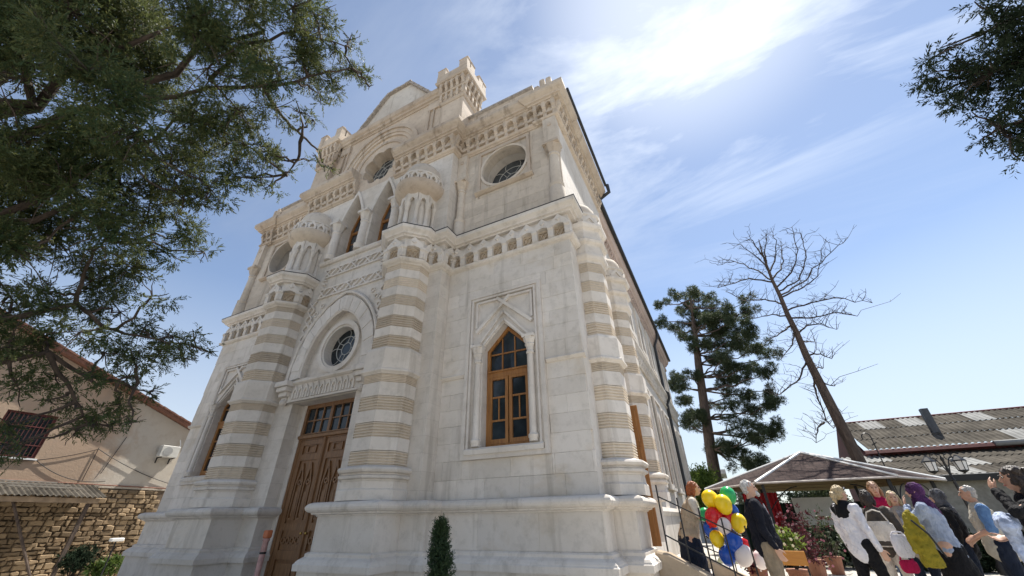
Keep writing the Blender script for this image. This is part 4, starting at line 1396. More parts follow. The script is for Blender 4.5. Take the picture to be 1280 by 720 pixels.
# ------------------------------------------------------------------ overhanging cypress at the left
TREE = empty('cypress_tree', (-5.6, -7.4, 0))
tag(TREE, 'big dark evergreen tree overhanging the upper left, feathery drooping sprays', 'tree')
T0 = Vector((-5.6, -7.4, 0))
def loc(v): return Vector(v) - T0
SPOTS = [  # (picture x, y, radius in picture, distance)
    (20, 20, 60, 7.6), (90, 15, 60, 7.0), (165, 20, 60, 7.4), (240, 20, 55, 6.8), (310, 20, 48, 7.2), (365, 10, 38, 7.0), (395, 22, 30, 7.1), (385, 45, 26, 6.9),
    (30, 95, 60, 7.0), (110, 90, 58, 6.6), (190, 95, 55, 7.2), (260, 85, 50, 6.7), (325, 75, 42, 7.0), (375, 70, 32, 7.2), (420, 62, 16, 7.1), (438, 50, 11, 7.2),
    (440, 85, 18, 7.2), (457, 98, 12, 7.3), (415, 100, 20, 7.0), (400, 118, 13, 7.1), (462, 108, 9, 7.3), (350, 100, 28, 6.9),
    (25, 170, 58, 6.8), (100, 165, 55, 7.3), (175, 165, 50, 6.8), (240, 150, 46, 7.2), (295, 135, 36, 6.8), (345, 135, 24, 7.1), (375, 140, 15, 7.0), (392, 150, 9, 7.0),
    (20, 245, 50, 7.3), (85, 235, 48, 6.7), (150, 230, 46, 7.3), (210, 205, 42, 6.9), (260, 190, 36, 7.2), (305, 180, 28, 6.9), (335, 190, 22, 7.0), (350, 200, 12, 7.0), (325, 222, 20, 7.1), (338, 232, 10, 7.1), (285, 225, 22, 6.9),
    (15, 310, 42, 6.8), (70, 300, 44, 7.2), (130, 290, 42, 6.8), (185, 265, 38, 7.2), (230, 250, 34, 6.9), (262, 235, 24, 7.1), (232, 295, 26, 7.0), (255, 315, 13, 7.0), (205, 315, 24, 7.2),
    (12, 370, 34, 7.2), (60, 365, 32, 6.8), (115, 350, 34, 7.1), (165, 335, 30, 6.9), (150, 390, 26, 7.1), (190, 370, 22, 6.9),
    (180, 410, 22, 7.0), (215, 420, 24, 7.0), (245, 432, 20, 6.9), (262, 440, 9, 6.9), (200, 440, 22, 7.1), (230, 448, 16, 7.0), (165, 445, 22, 6.9),
    (10, 430, 34, 6.9), (55, 420, 30, 7.2), (100, 415, 28, 6.9), (130, 440, 22, 7.1), (20, 480, 26, 7.0), (70, 470, 22, 7.1), (115, 470, 18, 6.9), (160, 472, 18, 7.0), (185, 490, 14, 7.0),
    (150, 505, 18, 7.1), (120, 520, 20, 7.0), (95, 540, 18, 7.1), (140, 530, 17, 7.0), (165, 528, 12, 7.0), (85, 505, 14, 7.0), (60, 500, 10, 7.2),
    (8, 530, 18, 7.0), (5, 560, 12, 7.1), (30, 555, 8, 7.0),
    (395, 195, 6, 7.0), (412, 210, 7, 7.0), (385, 200, 5, 7.0), (360, 215, 5, 7.0),
]
clumps = []
for x, y, r, dd in SPOTS:
    dd2 = dd + rng.normal() * 0.35
    c = pix(x, y, dist=dd2)
    rr = r / F_PX * dd2 * 0.80 * (0.85 if math.hypot(x - 640, y - 360) > 400 else 1)
    clumps.append((tuple(loc(c)), max(0.07, rr)))
# clumps outside the picture fill out the crown round its trunk
for k in range(26):
    a = rng.random() * 2 * math.pi; h = 2.8 + rng.random() * 7.5
    q = Vector((math.cos(a) * (1.2 + rng.random() * 1.6) - 0.6, math.sin(a) * (1.2 + rng.random()) - 0.8, h))
    if (q + T0 - CAM).length > 4.5:
        clumps.append((tuple(q), 0.6 + 0.4 * rng.random()))
main = [c for c in clumps]
sub = []
for c, r in main:                          # break every clump into uneven tufts
    k = max(1, int(8 * min(1.0, r / 0.45)))
    for j in range(k):
        d = unit(rng.normal(size=3))
        f = rng.random() ** 0.5
        sub.append((np.array(c) + d * r * f * np.array([1, 1, 0.85]), r * (0.16 + 0.20 * rng.random()) + 0.03))
B, D, L, W, tw = sprays(sub, 3300, 13, 0.115, 0.042, 0.0115, 0.9, 0.35, 1.0, True)
me = blades_mesh('crown', B, D, L, W, M['cypress'])
inst(me, 'crown', TREE)
trunk = MB().tube([(0, 0, -0.2), (0.05, 0.05, 1.2), (0.0, 0.12, 3.0), (0.08, 0.1, 5.0), (0.02, 0.15, 7.0), (0.1, 0.1, 9.0), (0.1, 0.1, 10.6)], [0.30, 0.24, 0.21, 0.17, 0.13, 0.08, 0.03], 10)
hubs_px = [((-60, 330), 7.2, (150, 200), 7.0), ((-60, 200), 7.1, (260, 110), 7.0), ((-40, 260), 7.2, (110, 250), 7.0), ((-80, 420), 7.2, (95, 380), 7.0), ((-60, 60), 7.2, (200, 40), 7.1), ((-50, 470), 7.2, (60, 440), 7.1), ((-30, -60), 7.2, (330, 40), 7.0)]
limbs = MB()
nodes = []
for p0, d0, p1, d1 in hubs_px:
    b = loc(pix(*p1, dist=d1))
    h = max(1.6, b.z - 1.5 - rng.random())
    a = Vector((0.03, 0.12, min(h, 9.5)))
    pts = wobble(a, b, 9, 0.03, -0.03)
    limbs.tube(pts, list(np.linspace(0.075, 0.022, 10)), 7)
    nodes += [tuple(p) for p in pts[3:]]
extra = [((260, 110), (340, 108), (402, 92), (440, 85)), ((150, 200), (205, 165), (262, 100)), ((110, 250), (60, 300)), ((330, 110), (352, 145), (378, 170), (400, 190), (406, 215)), ((95, 380), (130, 410), (185, 422), (240, 432)),
         ((95, 380), (110, 330), (130, 300)), ((60, 440), (90, 490), (110, 530)), ((60, 440), (120, 480), (170, 470)), ((262, 100), (300, 60), (370, 40), (432, 58)), ((378, 170), (372, 200), (358, 218))]
for e in extra:
    ps = [loc(pix(x, y, dist=7.0 + 0.1 * rng.normal())) for x, y in e]
    pts = []
    for i in range(len(ps) - 1):
        pts += wobble(ps[i], ps[i + 1], 4, 0.03)[:-1]
    pts.append(ps[-1])
    limbs.tube(pts, list(np.linspace(0.028, 0.008, len(pts))), 6)
    nodes += [tuple(p) for p in pts]
for c, r in main:
    a = near(c, nodes)
    pts = wobble(a, c, 5, 0.05)
    limbs.tube(pts, list(np.linspace(0.020, 0.008, 6)), 5)
    for j in range(int(5 + 7 * r / 0.5)):
        d = Vector(unit(rng.normal(size=3)))
        limbs.tube(wobble(Vector(c), Vector(c) + d * r * (0.8 + 0.4 * rng.random()), 3, 0.06), [0.008, 0.006, 0.005, 0.003], 4)
trunk.build('trunk', M['bark'], TREE, True)
limbs.build('branches', M['bark'], TREE, True)

# ------------------------------------------------------------------ dark conifer boughs at the upper right
T0 = Vector((8.6, -3.6, 0))
TR = empty('conifer_tree', tuple(T0))
tag(TR, 'dark conifer whose near-black boughs hang into the top right corner', 'tree')
SP = [(1150, 103, 11), (1165, 90, 14), (1160, 75, 12), (1175, 60, 10), (1180, 100, 15), (1172, 118, 11), (1195, 110, 16), (1190, 132, 11), (1196, 72, 12), (1212, 80, 18), (1215, 105, 18), (1205, 125, 14), (1235, 70, 20), (1240, 95, 20), (1230, 118, 14),
      (1260, 60, 22), (1265, 90, 22), (1275, 120, 14), (1250, 30, 20), (1275, 25, 24), (1232, 8, 13), (1218, 2, 8), (1262, 5, 18), (1215, 140, 10), (1235, 150, 13), (1255, 140, 14), (1275, 150, 14), (1225, 175, 8), (1245, 172, 11), (1265, 172, 12),
      (1280, 178, 12), (1275, 200, 8), (1285, 60, 26), (1300, 100, 40), (1300, 20, 40), (1310, 160, 40), (1340, 60, 60), (1360, 130, 60)]
clumps = []
for x, y, r in SP:
    dd = 7.0 + rng.normal() * 0.25
    clumps.append((tuple(loc(pix(x, y, dist=dd))), r / F_PX * dd * 0.46))
B, D, L, W, tw = sprays(clumps, 3600, 11, 0.115, 0.046, 0.013, 0.9, 0.45, 0.45, True)
inst(blades_mesh('crown', B, D, L, W, M['needle_dark']), 'crown', TR)
MB().tube([(0, 0, -0.2), (0, 0, 3), (0.05, 0, 6.5), (0.05, 0.1, 9.5)], [0.26, 0.2, 0.12, 0.03], 9).build('trunk', M['bark'], TR, True)
lm = MB()
nd = []
for x, y, hz in ((1240, 90, 5.0), (1250, 30, 5.8), (1250, 160, 4.4), (1330, 80, 5.2)):
    pts = wobble((0, 0, hz), loc(pix(x, y, dist=7)), 7, 0.02, 0.02)
    lm.tube(pts, list(np.linspace(0.06, 0.018, 8)), 6)
    nd += [tuple(p) for p in pts[2:]]
for c, r in clumps:
    lm.tube(wobble(near(c, nd), c, 4, 0.04), [0.016, 0.013, 0.010, 0.008, 0.005], 4)
lm.build('branches', M['bark'], TR, True)

# ------------------------------------------------------------------ living pine beyond the garden
PY = 30.0
T0 = Vector((0.55, PY, 0.2))
PN = empty('pine_tree', tuple(T0))
tag(PN, 'tall living pine with dark green tufted crown behind the hall', 'tree')
raw = [(140, 200), (95, 215), (180, 215), (215, 245), (60, 235), (110, 245), (150, 240), (255, 275), (290, 250), (275, 230), (60, 275), (120, 285), (175, 300), (230, 310), (280, 325), (310, 360), (350, 370), (250, 345), (205, 340), (100, 320), (85, 300), (165, 265), (210, 280),
       (95, 430), (115, 450), (90, 450), (140, 425), (300, 395), (335, 410), (290, 430), (345, 460), (350, 495), (265, 440), (225, 420), (240, 470), (130, 500), (120, 525), (150, 555), (110, 540), (245, 500), (290, 515), (335, 545), (355, 570), (255, 545), (290, 570), (310, 600), (225, 605), (255, 625), (310, 655), (270, 660), (330, 575), (285, 480), (320, 500),
       (180, 380), (260, 395), (325, 340), (290, 300), (210, 605), (300, 640), (165, 530), (140, 225), (200, 380), (190, 240), (230, 265), (160, 290), (215, 300), (195, 320), (150, 330), (240, 300), (265, 315), (170, 345), (225, 370), (245, 400), (215, 450), (205, 265), (180, 270), (130, 265), (270, 350), (200, 500)]
clumps = []
nd = []
for x, y in raw:
    px, py = 800 + x / 2.116, 270 + y / 2.116
    c = loc(pix(px, py, Y=PY + rng.normal() * 1.6))
    clumps.append((tuple(c), 0.66 + 0.36 * rng.random()))
sub = []
for c, r in clumps:
    for j in range(4):
        d = unit(rng.normal(size=3))
        sub.append((np.array(c) + d * r * np.array([1.2, 1.2, 0.55]) * rng.random() ** 0.4, 0.22 + 0.14 * rng.random()))
B, D, L, W, tw = sprays(sub, 900, 9, 0.20, 0.20, 0.030, 1.1, -0.25)
inst(blades_mesh('crown', B, D, L, W, M['needle']), 'crown', PN)
tp = [loc(pix(*p, Y=PY)) for p in ((897, 612), (888, 560), (880, 505), (873, 455), (869, 420), (866, 395), (862, 365))]
tp = [tp[0] + Vector((-0.25, 0, -3.9))] + tp
MB().tube(tp, [0.50, 0.46, 0.42, 0.36, 0.31, 0.24, 0.16, 0.06], 10).build('trunk', M['bark_pine'], PN, True)
lm = MB()
tn = []
for i in range(2, len(tp) - 1):
    for t in (0, 0.33, 0.66):
        tn.append(tuple(tp[i].lerp(tp[i + 1], t)))
for c, r in clumps:
    a = near(Vector(c) + Vector((0, 0, -0.8)), tn)
    lm.tube(wobble(a, c, 6, 0.03, 0.06), [0.09, 0.075, 0.065, 0.055, 0.045, 0.035, 0.02], 5)
lm.build('branches', M['bark_pine'], PN, True)

# ------------------------------------------------------------------ bare dead pine
DY_ = 16.3
T0 = Vector((7.05, DY_, 0.2))
DP = empty('dead_pine', tuple(T0))
tag(DP, 'bare dead pine, leafless leaning trunk with upturned branches against the sky', 'tree')
def dpx(p, dy=0.0): return loc(pix(800 + p[0] / 2.116, 270 + p[1] / 2.116, Y=DY_ + dy * 0.55))
tp = [dpx(p) for p in ((583, 655), (540, 570), (500, 490), (470, 430), (440, 370), (415, 310), (390, 260), (370, 210), (350, 170), (335, 130), (322, 95), (314, 62))]
tp = [Vector((0.1, 0, -0.4))] + tp
MB().tube(tp, [0.27, 0.25, 0.23, 0.21, 0.185, 0.16, 0.14, 0.12, 0.10, 0.08, 0.06, 0.04, 0.02], 9).build('trunk', M['bark_pine'], DP, True)
brs = [[(350, 170), (300, 140), (250, 120), (205, 130)], [(352, 175), (290, 165), (240, 180), (205, 190)], [(345, 150), (310, 110), (265, 75)], [(335, 125), (330, 90), (335, 50)], [(335, 120), (305, 80), (290, 55)], [(360, 190), (400, 150), (418, 90), (402, 30)],
       [(365, 200), (420, 170), (440, 110), (425, 45)], [(370, 210), (440, 170), (490, 110), (545, 60)], [(375, 215), (430, 190), (470, 160), (480, 90)], [(390, 250), (450, 230), (520, 215), (615, 230)], [(400, 270), (450, 270), (520, 255), (575, 265)],
       [(380, 235), (330, 220), (280, 225), (230, 200)], [(395, 265), (350, 260), (300, 272)], [(400, 290), (370, 310), (338, 330)], [(410, 300), (403, 340), (372, 380)], [(415, 315), (440, 290), (480, 285), (520, 300)], [(440, 385), (422, 430), (372, 470), (358, 475)],
       [(460, 430), (466, 470), (492, 540), (512, 562)], [(440, 370), (478, 365), (507, 378)], [(425, 335), (462, 332)], [(475, 440), (515, 450)], [(455, 400), (485, 402)], [(488, 545), (470, 560), (466, 600)], [(352, 165), (380, 120), (372, 70)], [(345, 145), (360, 95), (352, 45)]]
lm = MB()
for br in brs:
    dy = 0.0
    ps = []
    sd = rng.normal() * 1.1
    for i, p in enumerate(br):
        ps.append(dpx(p, sd * i))
    pts = []
    for i in range(len(ps) - 1):
        pts += wobble(ps[i], ps[i + 1], 4, 0.03)[:-1]
    pts.append(ps[-1])
    n = len(pts)
    lm.tube(pts, list(np.linspace(0.050, 0.013, n)), 5)
    for i in range(2, n):
        for j in range(2):
            d = Vector((rng.normal() * 0.9, rng.normal() * 0.7, 0.55 + 0.5 * rng.random())) * (0.33 + 0.5 * rng.random())
            q = pts[i] + d
            tws = wobble(pts[i], q, 3, 0.07)
            lm.tube(tws, [0.014, 0.011, 0.009, 0.006], 4)
            if j < 2:
                lm.tube(wobble(tws[2], tws[2] + Vector((rng.normal() * 0.22, rng.normal() * 0.22, 0.2)), 2, 0.06), [0.009, 0.007, 0.004], 4)
lm.build('branches', M['bark'], DP, True)

# ------------------------------------------------------------------ bushes beyond
def bush(name, label, centre, r, mat, n=9, flat=0.8, tw_=260, bl=0.16, bw=0.07):
    b = empty(name, (centre[0], centre[1], ground_z(centre[0], centre[1])))
    tag(b, label, 'bush')
    cl = []
    for k in range(n):
        d = unit(rng.normal(size=3)); d[2] = abs(d[2])
        cl.append((d * r * np.array([0.75, 0.75, 0.85 * flat]) * rng.random() ** 0.4 + np.array([0, 0, centre[2]]), r * (0.28 + 0.2 * rng.random())))
    B, D, L, W, t = sprays(cl, tw_ / max(r, 0.3), 7, r * 0.22, bl, bw, 0.9, 0.0)
    inst(blades_mesh('foliage', B, D, L, W, mat), 'foliage', b)
    st = MB()
    for c, q in cl:
        st.tube(wobble((0, 0, -0.1), c, 4, 0.05), [0.03, 0.025, 0.02, 0.015, 0.01], 4)
    st.build('stem', M['bark'], b, True)


bush('green_bush', 'bright green sunlit bush between the hall and the pine trunk', (-0.3, 27, 2.3), 1.9, M['leaf'], 22, 1.0, 700)
bush('pale_bush', 'pale green flowering bush right of the pine trunk', (3.3, 27, 1.9), 1.5, leaf_mat('pale_leaf', (0.16, 0.19, 0.09), (0.22, 0.24, 0.14), (0.45, 0.46, 0.38), 0.4), 14, 1.0, 600)
bush('dark_hedge_bush', 'dark green shrub behind the pavilion near the pine', (6.2, 24, 1.2), 1.6, M['needle'], 14, 0.9, 600)

# clipped hedge in front of the pavilion
HG = empty('clipped_hedge', (5.6, 8.6, 0.22))
tag(HG, 'dark clipped hedge running in front of the pavilion behind the people', 'hedge')
cl = [((x + rng.normal() * 0.08, rng.normal() * 0.16, 0.12 + 0.62 * rng.random()), 0.17) for x in np.linspace(-3.2, 4.6, 190)]
B, D, L, W, t = sprays(cl, 2600, 5, 0.10, 0.07, 0.035, 0.8, 0.0)
inst(blades_mesh('foliage', B, D, L, W, M['needle_dark']), 'foliage', HG)
hs_ = MB()
for x in np.linspace(-3.1, 4.5, 26):
    hs_.tube(wobble((x, 0, -0.05), (x + 0.1, 0.05, 0.6), 3, 0.05), [0.02, 0.016, 0.012, 0.008], 5)
hs_.build('stem', M['bark'], HG)

# small conical conifer in front of the plinth
T0 = Vector((-1.17, -2.5, ground_z(-1.17, -2.5)))
CF = empty('young_conifer', tuple(T0))
tag(CF, 'small narrow young conifer in front of the plinth', 'conifer')
cl = []
for k in range(300):
    h = rng.random() ** 0.9 * 1.36
    a = rng.random() * 2 * math.pi
    rr = (1.42 - h) * 0.21 * (0.5 + 0.5 * rng.random())
    cl.append(((rr * math.cos(a) + 0.02 * math.sin(h * 9), rr * math.sin(a), h), 0.045))
B, D, L, W, t = sprays(cl, 9000, 6, 0.05, 0.030, 0.008, 1.0, -0.9)
inst(blades_mesh('foliage', B, D, L, W, leaf_mat('young_conifer_leaf', (0.022, 0.045, 0.02), (0.03, 0.055, 0.022), (0.05, 0.08, 0.03), 0.2)), 'foliage', CF)
MB().tube([(0, 0, -0.1), (0, 0, 1.38)], [0.02, 0.004], 6).build('trunk', M['bark'], CF)
# ------------------------------------------------------------------ old plastered house at the left
HX = -20.0
HO = empty('old_house', (HX, 0, 0))
tag(HO, 'old plastered house with rubble stone base, tiled gable edge and barred window', 'house')
mp_, n_, l_, b_ = nodemat('old_plaster')
p_ = world_pos(n_, l_)
sy_ = n_.new('ShaderNodeSeparateXYZ'); l_.new(p_, sy_.inputs[0])
ay_ = n_.new('ShaderNodeMath'); ay_.operation = 'MULTIPLY_ADD'; ay_.inputs[1].default_value = 2.2
l_.new(noise(n_, l_, 1.1, 5, 0.65, p_, 0.6), ay_.inputs[0]); l_.new(sy_.outputs['Y'], ay_.inputs[2])
c_ = mix_rgb(n_, l_, ramp(n_, l_, ay_.outputs[0], 1.6, 2.3), (0.40, 0.29, 0.205), (0.50, 0.45, 0.38))
c_ = mix_rgb(n_, l_, ramp(n_, l_, noise(n_, l_, 2.2, 6, 0.7, p_), 0.5, 0.72, 0, 0.5), c_, (0.36, 0.28, 0.21))
c_ = mix_rgb(n_, l_, ramp(n_, l_, noise(n_, l_, 3.0, 5, 0.6, world_pos(n_, l_, (1, 1, 0.1))), 0.58, 0.75, 0, 0.5), c_, (0.30, 0.24, 0.19))
l_.new(c_, b_.inputs['Base Color']); b_.inputs['Roughness'].default_value = 0.9
bump(n_, l_, b_, noise(n_, l_, 14, 6, 0.7, p_), 0.5, 0.02)
M['plaster'] = mp_
M['rubble'] = stone_mat('rubble_stone', (0.34, 0.25, 0.155), (0.20, 0.14, 0.085), 0.45, 0.4)
M['mortar'] = stone_mat('earth_mortar', (0.16, 0.12, 0.085), (0.10, 0.075, 0.05), 0.05, 0.3)
M['redtile'] = plain_mat('red_roof_edge', (0.20, 0.095, 0.065), 0.8, 0.3, 8)
M['asbestos'] = plain_mat('corrugated_cement', (0.088, 0.078, 0.064), 0.95, 0.55, 1.3, bump_s=0.2, spec=0.08)
M['asbestos_pale'] = plain_mat('pale_corrugated_sheet', (0.22, 0.22, 0.21), 0.85, 0.3, 1.6)
M['maroon'] = plain_mat('maroon_boards', (0.12, 0.035, 0.03), 0.7, 0.3, 5)
M['white'] = plain_mat('white_paint', (0.78, 0.78, 0.76), 0.5, 0.05)
RK = lambda y: 5.24 - 0.363 * (y - 3.07)
# gable wall in the plane x = HX (outline in y,z turned to face +X)
wy0, wy1, wz0, wz1 = -2.53, -1.22, 3.52, 4.98
w = MB().plate([(-9, 2.72), (3.2, 2.72), (3.2, RK(3.2)), (-6, RK(-6)), (-9, RK(-6) - 1.1)], [[(wy0, wz0), (wy1, wz0), (wy1, wz1), (wy0, wz1)]], 0.0, 0.4)
wall = w.build('gable_wall', M['plaster'], HO, rz=math.pi / 2)
MB().box(-9, 3.18, 0.03, 0.45, -1.0, 2.74).build('stone_base', M['mortar'], HO, rz=math.pi / 2)
sb = bpy.data.objects['stone_base']
MB().box(-8.6, -0.41, -9, 3.15, -1.0, 5.2).build('house_body', M['plaster'], HO)
# roof slab with red edge tiles
MB().plate([(-6.2, RK(-6.2) + 0.02), (3.55, RK(3.55) + 0.02), (3.55, RK(3.55) + 0.14), (-6.2, RK(-6.2) + 0.14)], [], -0.30, 9.0).build('roof', M['redtile'], HO, rz=math.pi / 2)
for k in range(26):
    y0 = -6.2 + k * 0.375
    MB().plate([(y0, RK(y0) + 0.145), (y0 + 0.36, RK(y0 + 0.36) + 0.145), (y0 + 0.36, RK(y0 + 0.36) + 0.20), (y0, RK(y0) + 0.215)], [], -0.34 - 0.012 * (k % 2), -0.05).build('edge_tile', M['redtile'], HO, rz=math.pi / 2)
# rubble stones
r = random.Random(12)
z = -0.75
while z < 2.66:
    h = 0.09 + 0.10 * r.random()
    y = -3.2 + 0.1 * r.random()
    while y < 3.15:
        wd = 0.12 + 0.30 * r.random() ** 1.5
        if z + h < 2.72 and y + wd < 3.18:
            j = lambda s=0.05: (r.random() - 0.5) * s
            d = -0.01 - 0.07 * r.random()
            q = [(y + 0.012 + j(), z + 0.012 + j()), (y + wd * 0.5 + j(0.06), z + 0.006 + j()), (y + wd - 0.012 + j(), z + 0.012 + j()), (y + wd - 0.010 + j(), z + h - 0.012 + j()), (y + wd * 0.5 + j(0.06), z + h - 0.006 + j()), (y + 0.012 + j(), z + h - 0.012 + j())]
            cx0 = sum(a for a, _ in q) / 6; cz0 = sum(b for _, b in q) / 6
            inner = [(cx0 + (a - cx0) * 0.78, cz0 + (b - cz0) * 0.72) for a, b in q]
            m = MB()
            vs = [(a, 0.08, b) for a, b in q] + [(a, d + 0.03, b) for a, b in q] + [(a, d, b) for a, b in inner]
            fs = [(6 + i, 6 + (i + 1) % 6, (i + 1) % 6, i) for i in range(6)] + [(12 + i, 12 + (i + 1) % 6, 6 + (i + 1) % 6, 6 + i) for i in range(6)] + [tuple(range(12, 18))]
            m.add(vs, fs).build('stone', M['rubble'], sb)
        y += wd
    z += h
# barred window
wf = MB().plate([(wy0, wz0), (wy1, wz0), (wy1, wz1), (wy0, wz1)], [[(wy0 + 0.06, wz0 + 0.06), (wy1 - 0.06, wz0 + 0.06), (wy1 - 0.06, wz1 - 0.06), (wy0 + 0.06, wz1 - 0.06)]], 0.06, 0.16).build('window', M['maroon'], HO, rz=math.pi / 2)
MB().box(wy0 + 0.05, wy1 - 0.05, 0.13, 0.14, wz0 + 0.05, wz1 - 0.05).build('pane', M['glass'], wf)
for k in range(11):
    y = wy0 + 0.1 + k * 0.112
    MB().box(y - 0.008, y + 0.008, 0.015, 0.03, wz0 + 0.02, wz1 - 0.02).build('window_bar', M['maroon'], wf)
for zz in (wz0 + 0.4, wz0 + 1.0):
    MB().box(wy0 + 0.02, wy1 - 0.02, 0.008, 0.022, zz, zz + 0.03).build('window_bar', M['maroon'], wf)
MB().box(wy0 - 0.06, wy1 + 0.06, -0.06, 0.05, wz0 - 0.05, wz0).build('sill', M['white'], wf)
MB().tube([(-9, -0.05, 2.87), (3.2, -0.05, 2.80)], 0.022, 6).build('gas_pipe', M['redtile'], HO, rz=math.pi / 2)
def sagline(a, b, sag, n=12):
    return [Vector(a).lerp(Vector(b), i / n) + Vector((0, 0, -sag * 4 * (i / n) * (1 - i / n))) for i in range(n + 1)]
for k, (a, b, sg) in enumerate((((-1.2, -0.03, 3.5), (1.0, -0.04, 2.95), 0.25), ((0.3, -0.04, 4.05), (3.15, -0.04, 3.0), 0.1), ((0.3, -0.04, 4.02), (-2.6, -0.04, 3.35), 0.2), ((0.32, -0.03, 4.1), (0.32, -0.03, 2.9), 0.0), ((1.0, -0.03, 4.6), (0.75, -0.03, 3.2), 0.0))):
    MB().tube(sagline(a, b, sg), 0.012, 5).build('cable', M['black'], HO, rz=math.pi / 2)

# air conditioner
AC = empty('air_conditioner', (HX + 0.02, 2.58, 3.95))
AC.scale = (0.9, 0.85, 0.85)
tag(AC, 'white air conditioner unit bracketed high on the plastered house wall', 'air conditioner')
MB().box(0.08, 0.40, -0.40, 0.40, 0.02, 0.56).build('casing', plain_mat('aged_white_casing', (0.55, 0.54, 0.50), 0.5, 0.1), AC, bevel=0.02)
MB().plate(circle(-0.10, 0.29, 0.20, 20), [], -0.412, -0.40).build('fan_grille', plain_mat('grille_grey', (0.32, 0.32, 0.31), 0.5), AC, rz=math.pi / 2)
for t in (-0.28, 0.28):
    MB().box(0.0, 0.42, t - 0.02, t + 0.02, -0.02, 0.015).box(0.0, 0.04, t - 0.018, t + 0.018, -0.25, -0.02).build('bracket', M['black'], AC)
MB().tube([(0.2, 0.41, 0.4), (0.12, 0.46, 0.7), (0.03, 0.40, 0.95)], 0.02, 6).build('hose', M['white'], AC)

# ------------------------------------------------------------------ lean-to with corrugated roof
def corrugated(w, d, z_hi, z_lo, pitch=0.146, amp=0.024, n=6):
    """sheet from y=0 (high edge) to y=-d (low edge), x from 0 to w"""
    m = MB()
    k = max(2, int(w / pitch * n))
    vs, fs = [], []
    for i in range(k + 1):
        x = w * i / k
        zz = amp * math.sin(2 * math.pi * x / pitch)
        vs += [(x, 0, z_hi + zz), (x, -d, z_lo + zz), (x, -d, z_lo + zz - 0.012), (x, 0, z_hi + zz - 0.012)]
    for i in range(k):
        a, b = i * 4, i * 4 + 4
        fs += [(a, b, b + 1, a + 1), (a + 1, b + 1, b + 2, a + 2), (a + 2, b + 2, b + 3, a + 3)]
    return m.add(vs, fs)


SH = empty('lean_to', (HX, -3.0, 0))
tag(SH, 'low lean-to shed with sagging corrugated roof against the stone wall', 'shed')
shm = corrugated(0.98, 1.55, 2.80, 2.34).mesh('roof_sheet', M['asbestos'])
for k in range(6):
    inst(shm, 'roof_sheet', SH, (0.06, 3.72 - 0.95 * (k + 1) + 0.0, 0.012 * (k % 2) - 0.01), math.pi / 2)
MB().box(1.38, 1.44, -2.2, 3.6, 2.14, 2.29).build('fascia_board', plain_mat('old_board', (0.34, 0.25, 0.17), 0.8, 0.3, 4), SH)
for y in (-2.0, 0.4, 3.3):
    MB().box(1.36, 1.46, y, y + 0.10, -0.9, 2.13).build('post', M['bark_pine'], SH)
MB().box(1.5, 1.53, -0.9, 1.2, 0.2, 2.08).build('sheet_panel', plain_mat('grey_panel', (0.36, 0.36, 0.34), 0.6, 0.2), SH)
MB().tube([(1.30, 3.3, -0.6), (1.30, 1.5, 2.2)], 0.04, 6).build('brace', M['bark_pine'], SH)
for k in range(3):
    MB().box(0.3 + 0.3 * k, 0.34 + 0.3 * k, 0.3 + 0.5 * k, 2.6 + 0.3 * k, 2.78 - 0.09 * k, 2.82 - 0.09 * k).build('plank', plain_mat('grey_plank', (0.30, 0.27, 0.23), 0.8, 0.3), SH)

# floodlight on a pole by the stone wall
fp = pix(152, 661, X=-17.5)
FL = empty('floodlight', (fp.x, fp.y, ground_z(fp.x, fp.y)))
tag(FL, 'small white floodlight on a thin black pole before the stone wall', 'lamp')
MB().tube([(0, 0, 0), (0, 0, fp.z - 0.08)], 0.022, 6).build('pole', M['black'], FL)
MB().box(-0.10, 0.10, -0.18, 0.18, fp.z - 0.10, fp.z + 0.0).build('lamp_head', M['white'], FL, bevel=0.02)
gp = pix(132, 720, X=-18.0)
bush('leafy_weed', 'bright green weed at the foot of the rubble wall', (gp.x, gp.y, 0.45), 0.45, leaf_mat('weed_leaf', (0.05, 0.09, 0.02), (0.07, 0.11, 0.025), (0.10, 0.14, 0.03), 0.35), 10, 0.8, 300, 0.14, 0.05)
gp = pix(95, 712, X=-18.6)
bush('dark_shrub', 'dark shrub in shade beneath the lean-to', (gp.x, gp.y, 0.75), 0.6, M['needle_dark'], 10, 1.0, 300, 0.14, 0.04)

# ------------------------------------------------------------------ low buildings with corrugated roofs, right
RB = empty('low_building', (7.0, 17.5, 0))
tag(RB, 'long low maroon building with weathered corrugated roofs at the right', 'building')
T0 = Vector((7.0, 17.5, 0))
rx = [loc((x, 0, 0)).x for x in (9.0, 22.0)]
MB().box(rx[0], rx[1], 5.0, 12.0, 0, 4.25).build('upper_wall', M['maroon'], RB)
MB().box(1.0, rx[1], 0.6, 5.0, 0, 2.75).build('lower_wall', plain_mat('pale_wall', (0.30, 0.28, 0.25), 0.85, 0.2), RB)
MB().add([(2.0, 5.0, 4.2), (2.0, 12.0, 4.2), (2.0, 8.5, 6.35), (2.15, 5.0, 4.2), (2.15, 12.0, 4.2), (2.15, 8.5, 6.35)], [(0, 2, 1), (3, 4, 5), (0, 3, 5, 2), (1, 2, 5, 4), (0, 1, 4, 3)]).build('gable_end', M['maroon'], RB)
us = corrugated(1.10, 1.62, 0, 0, 0.22, 0.035, 5)
def slope_sheet(w, y_lo, z_lo, y_hi, z_hi, mat, pitch=0.24):
    m = corrugated(w, 1.0, 0, 0, pitch, 0.032, 5)
    m.v = [(x, y_hi + (y_lo - y_hi) * (-y), z + z_hi + (z_lo - z_hi) * (-y)) for x, y, z in m.v]
    return m.mesh('roof_sheet', mat)
r = random.Random(5)
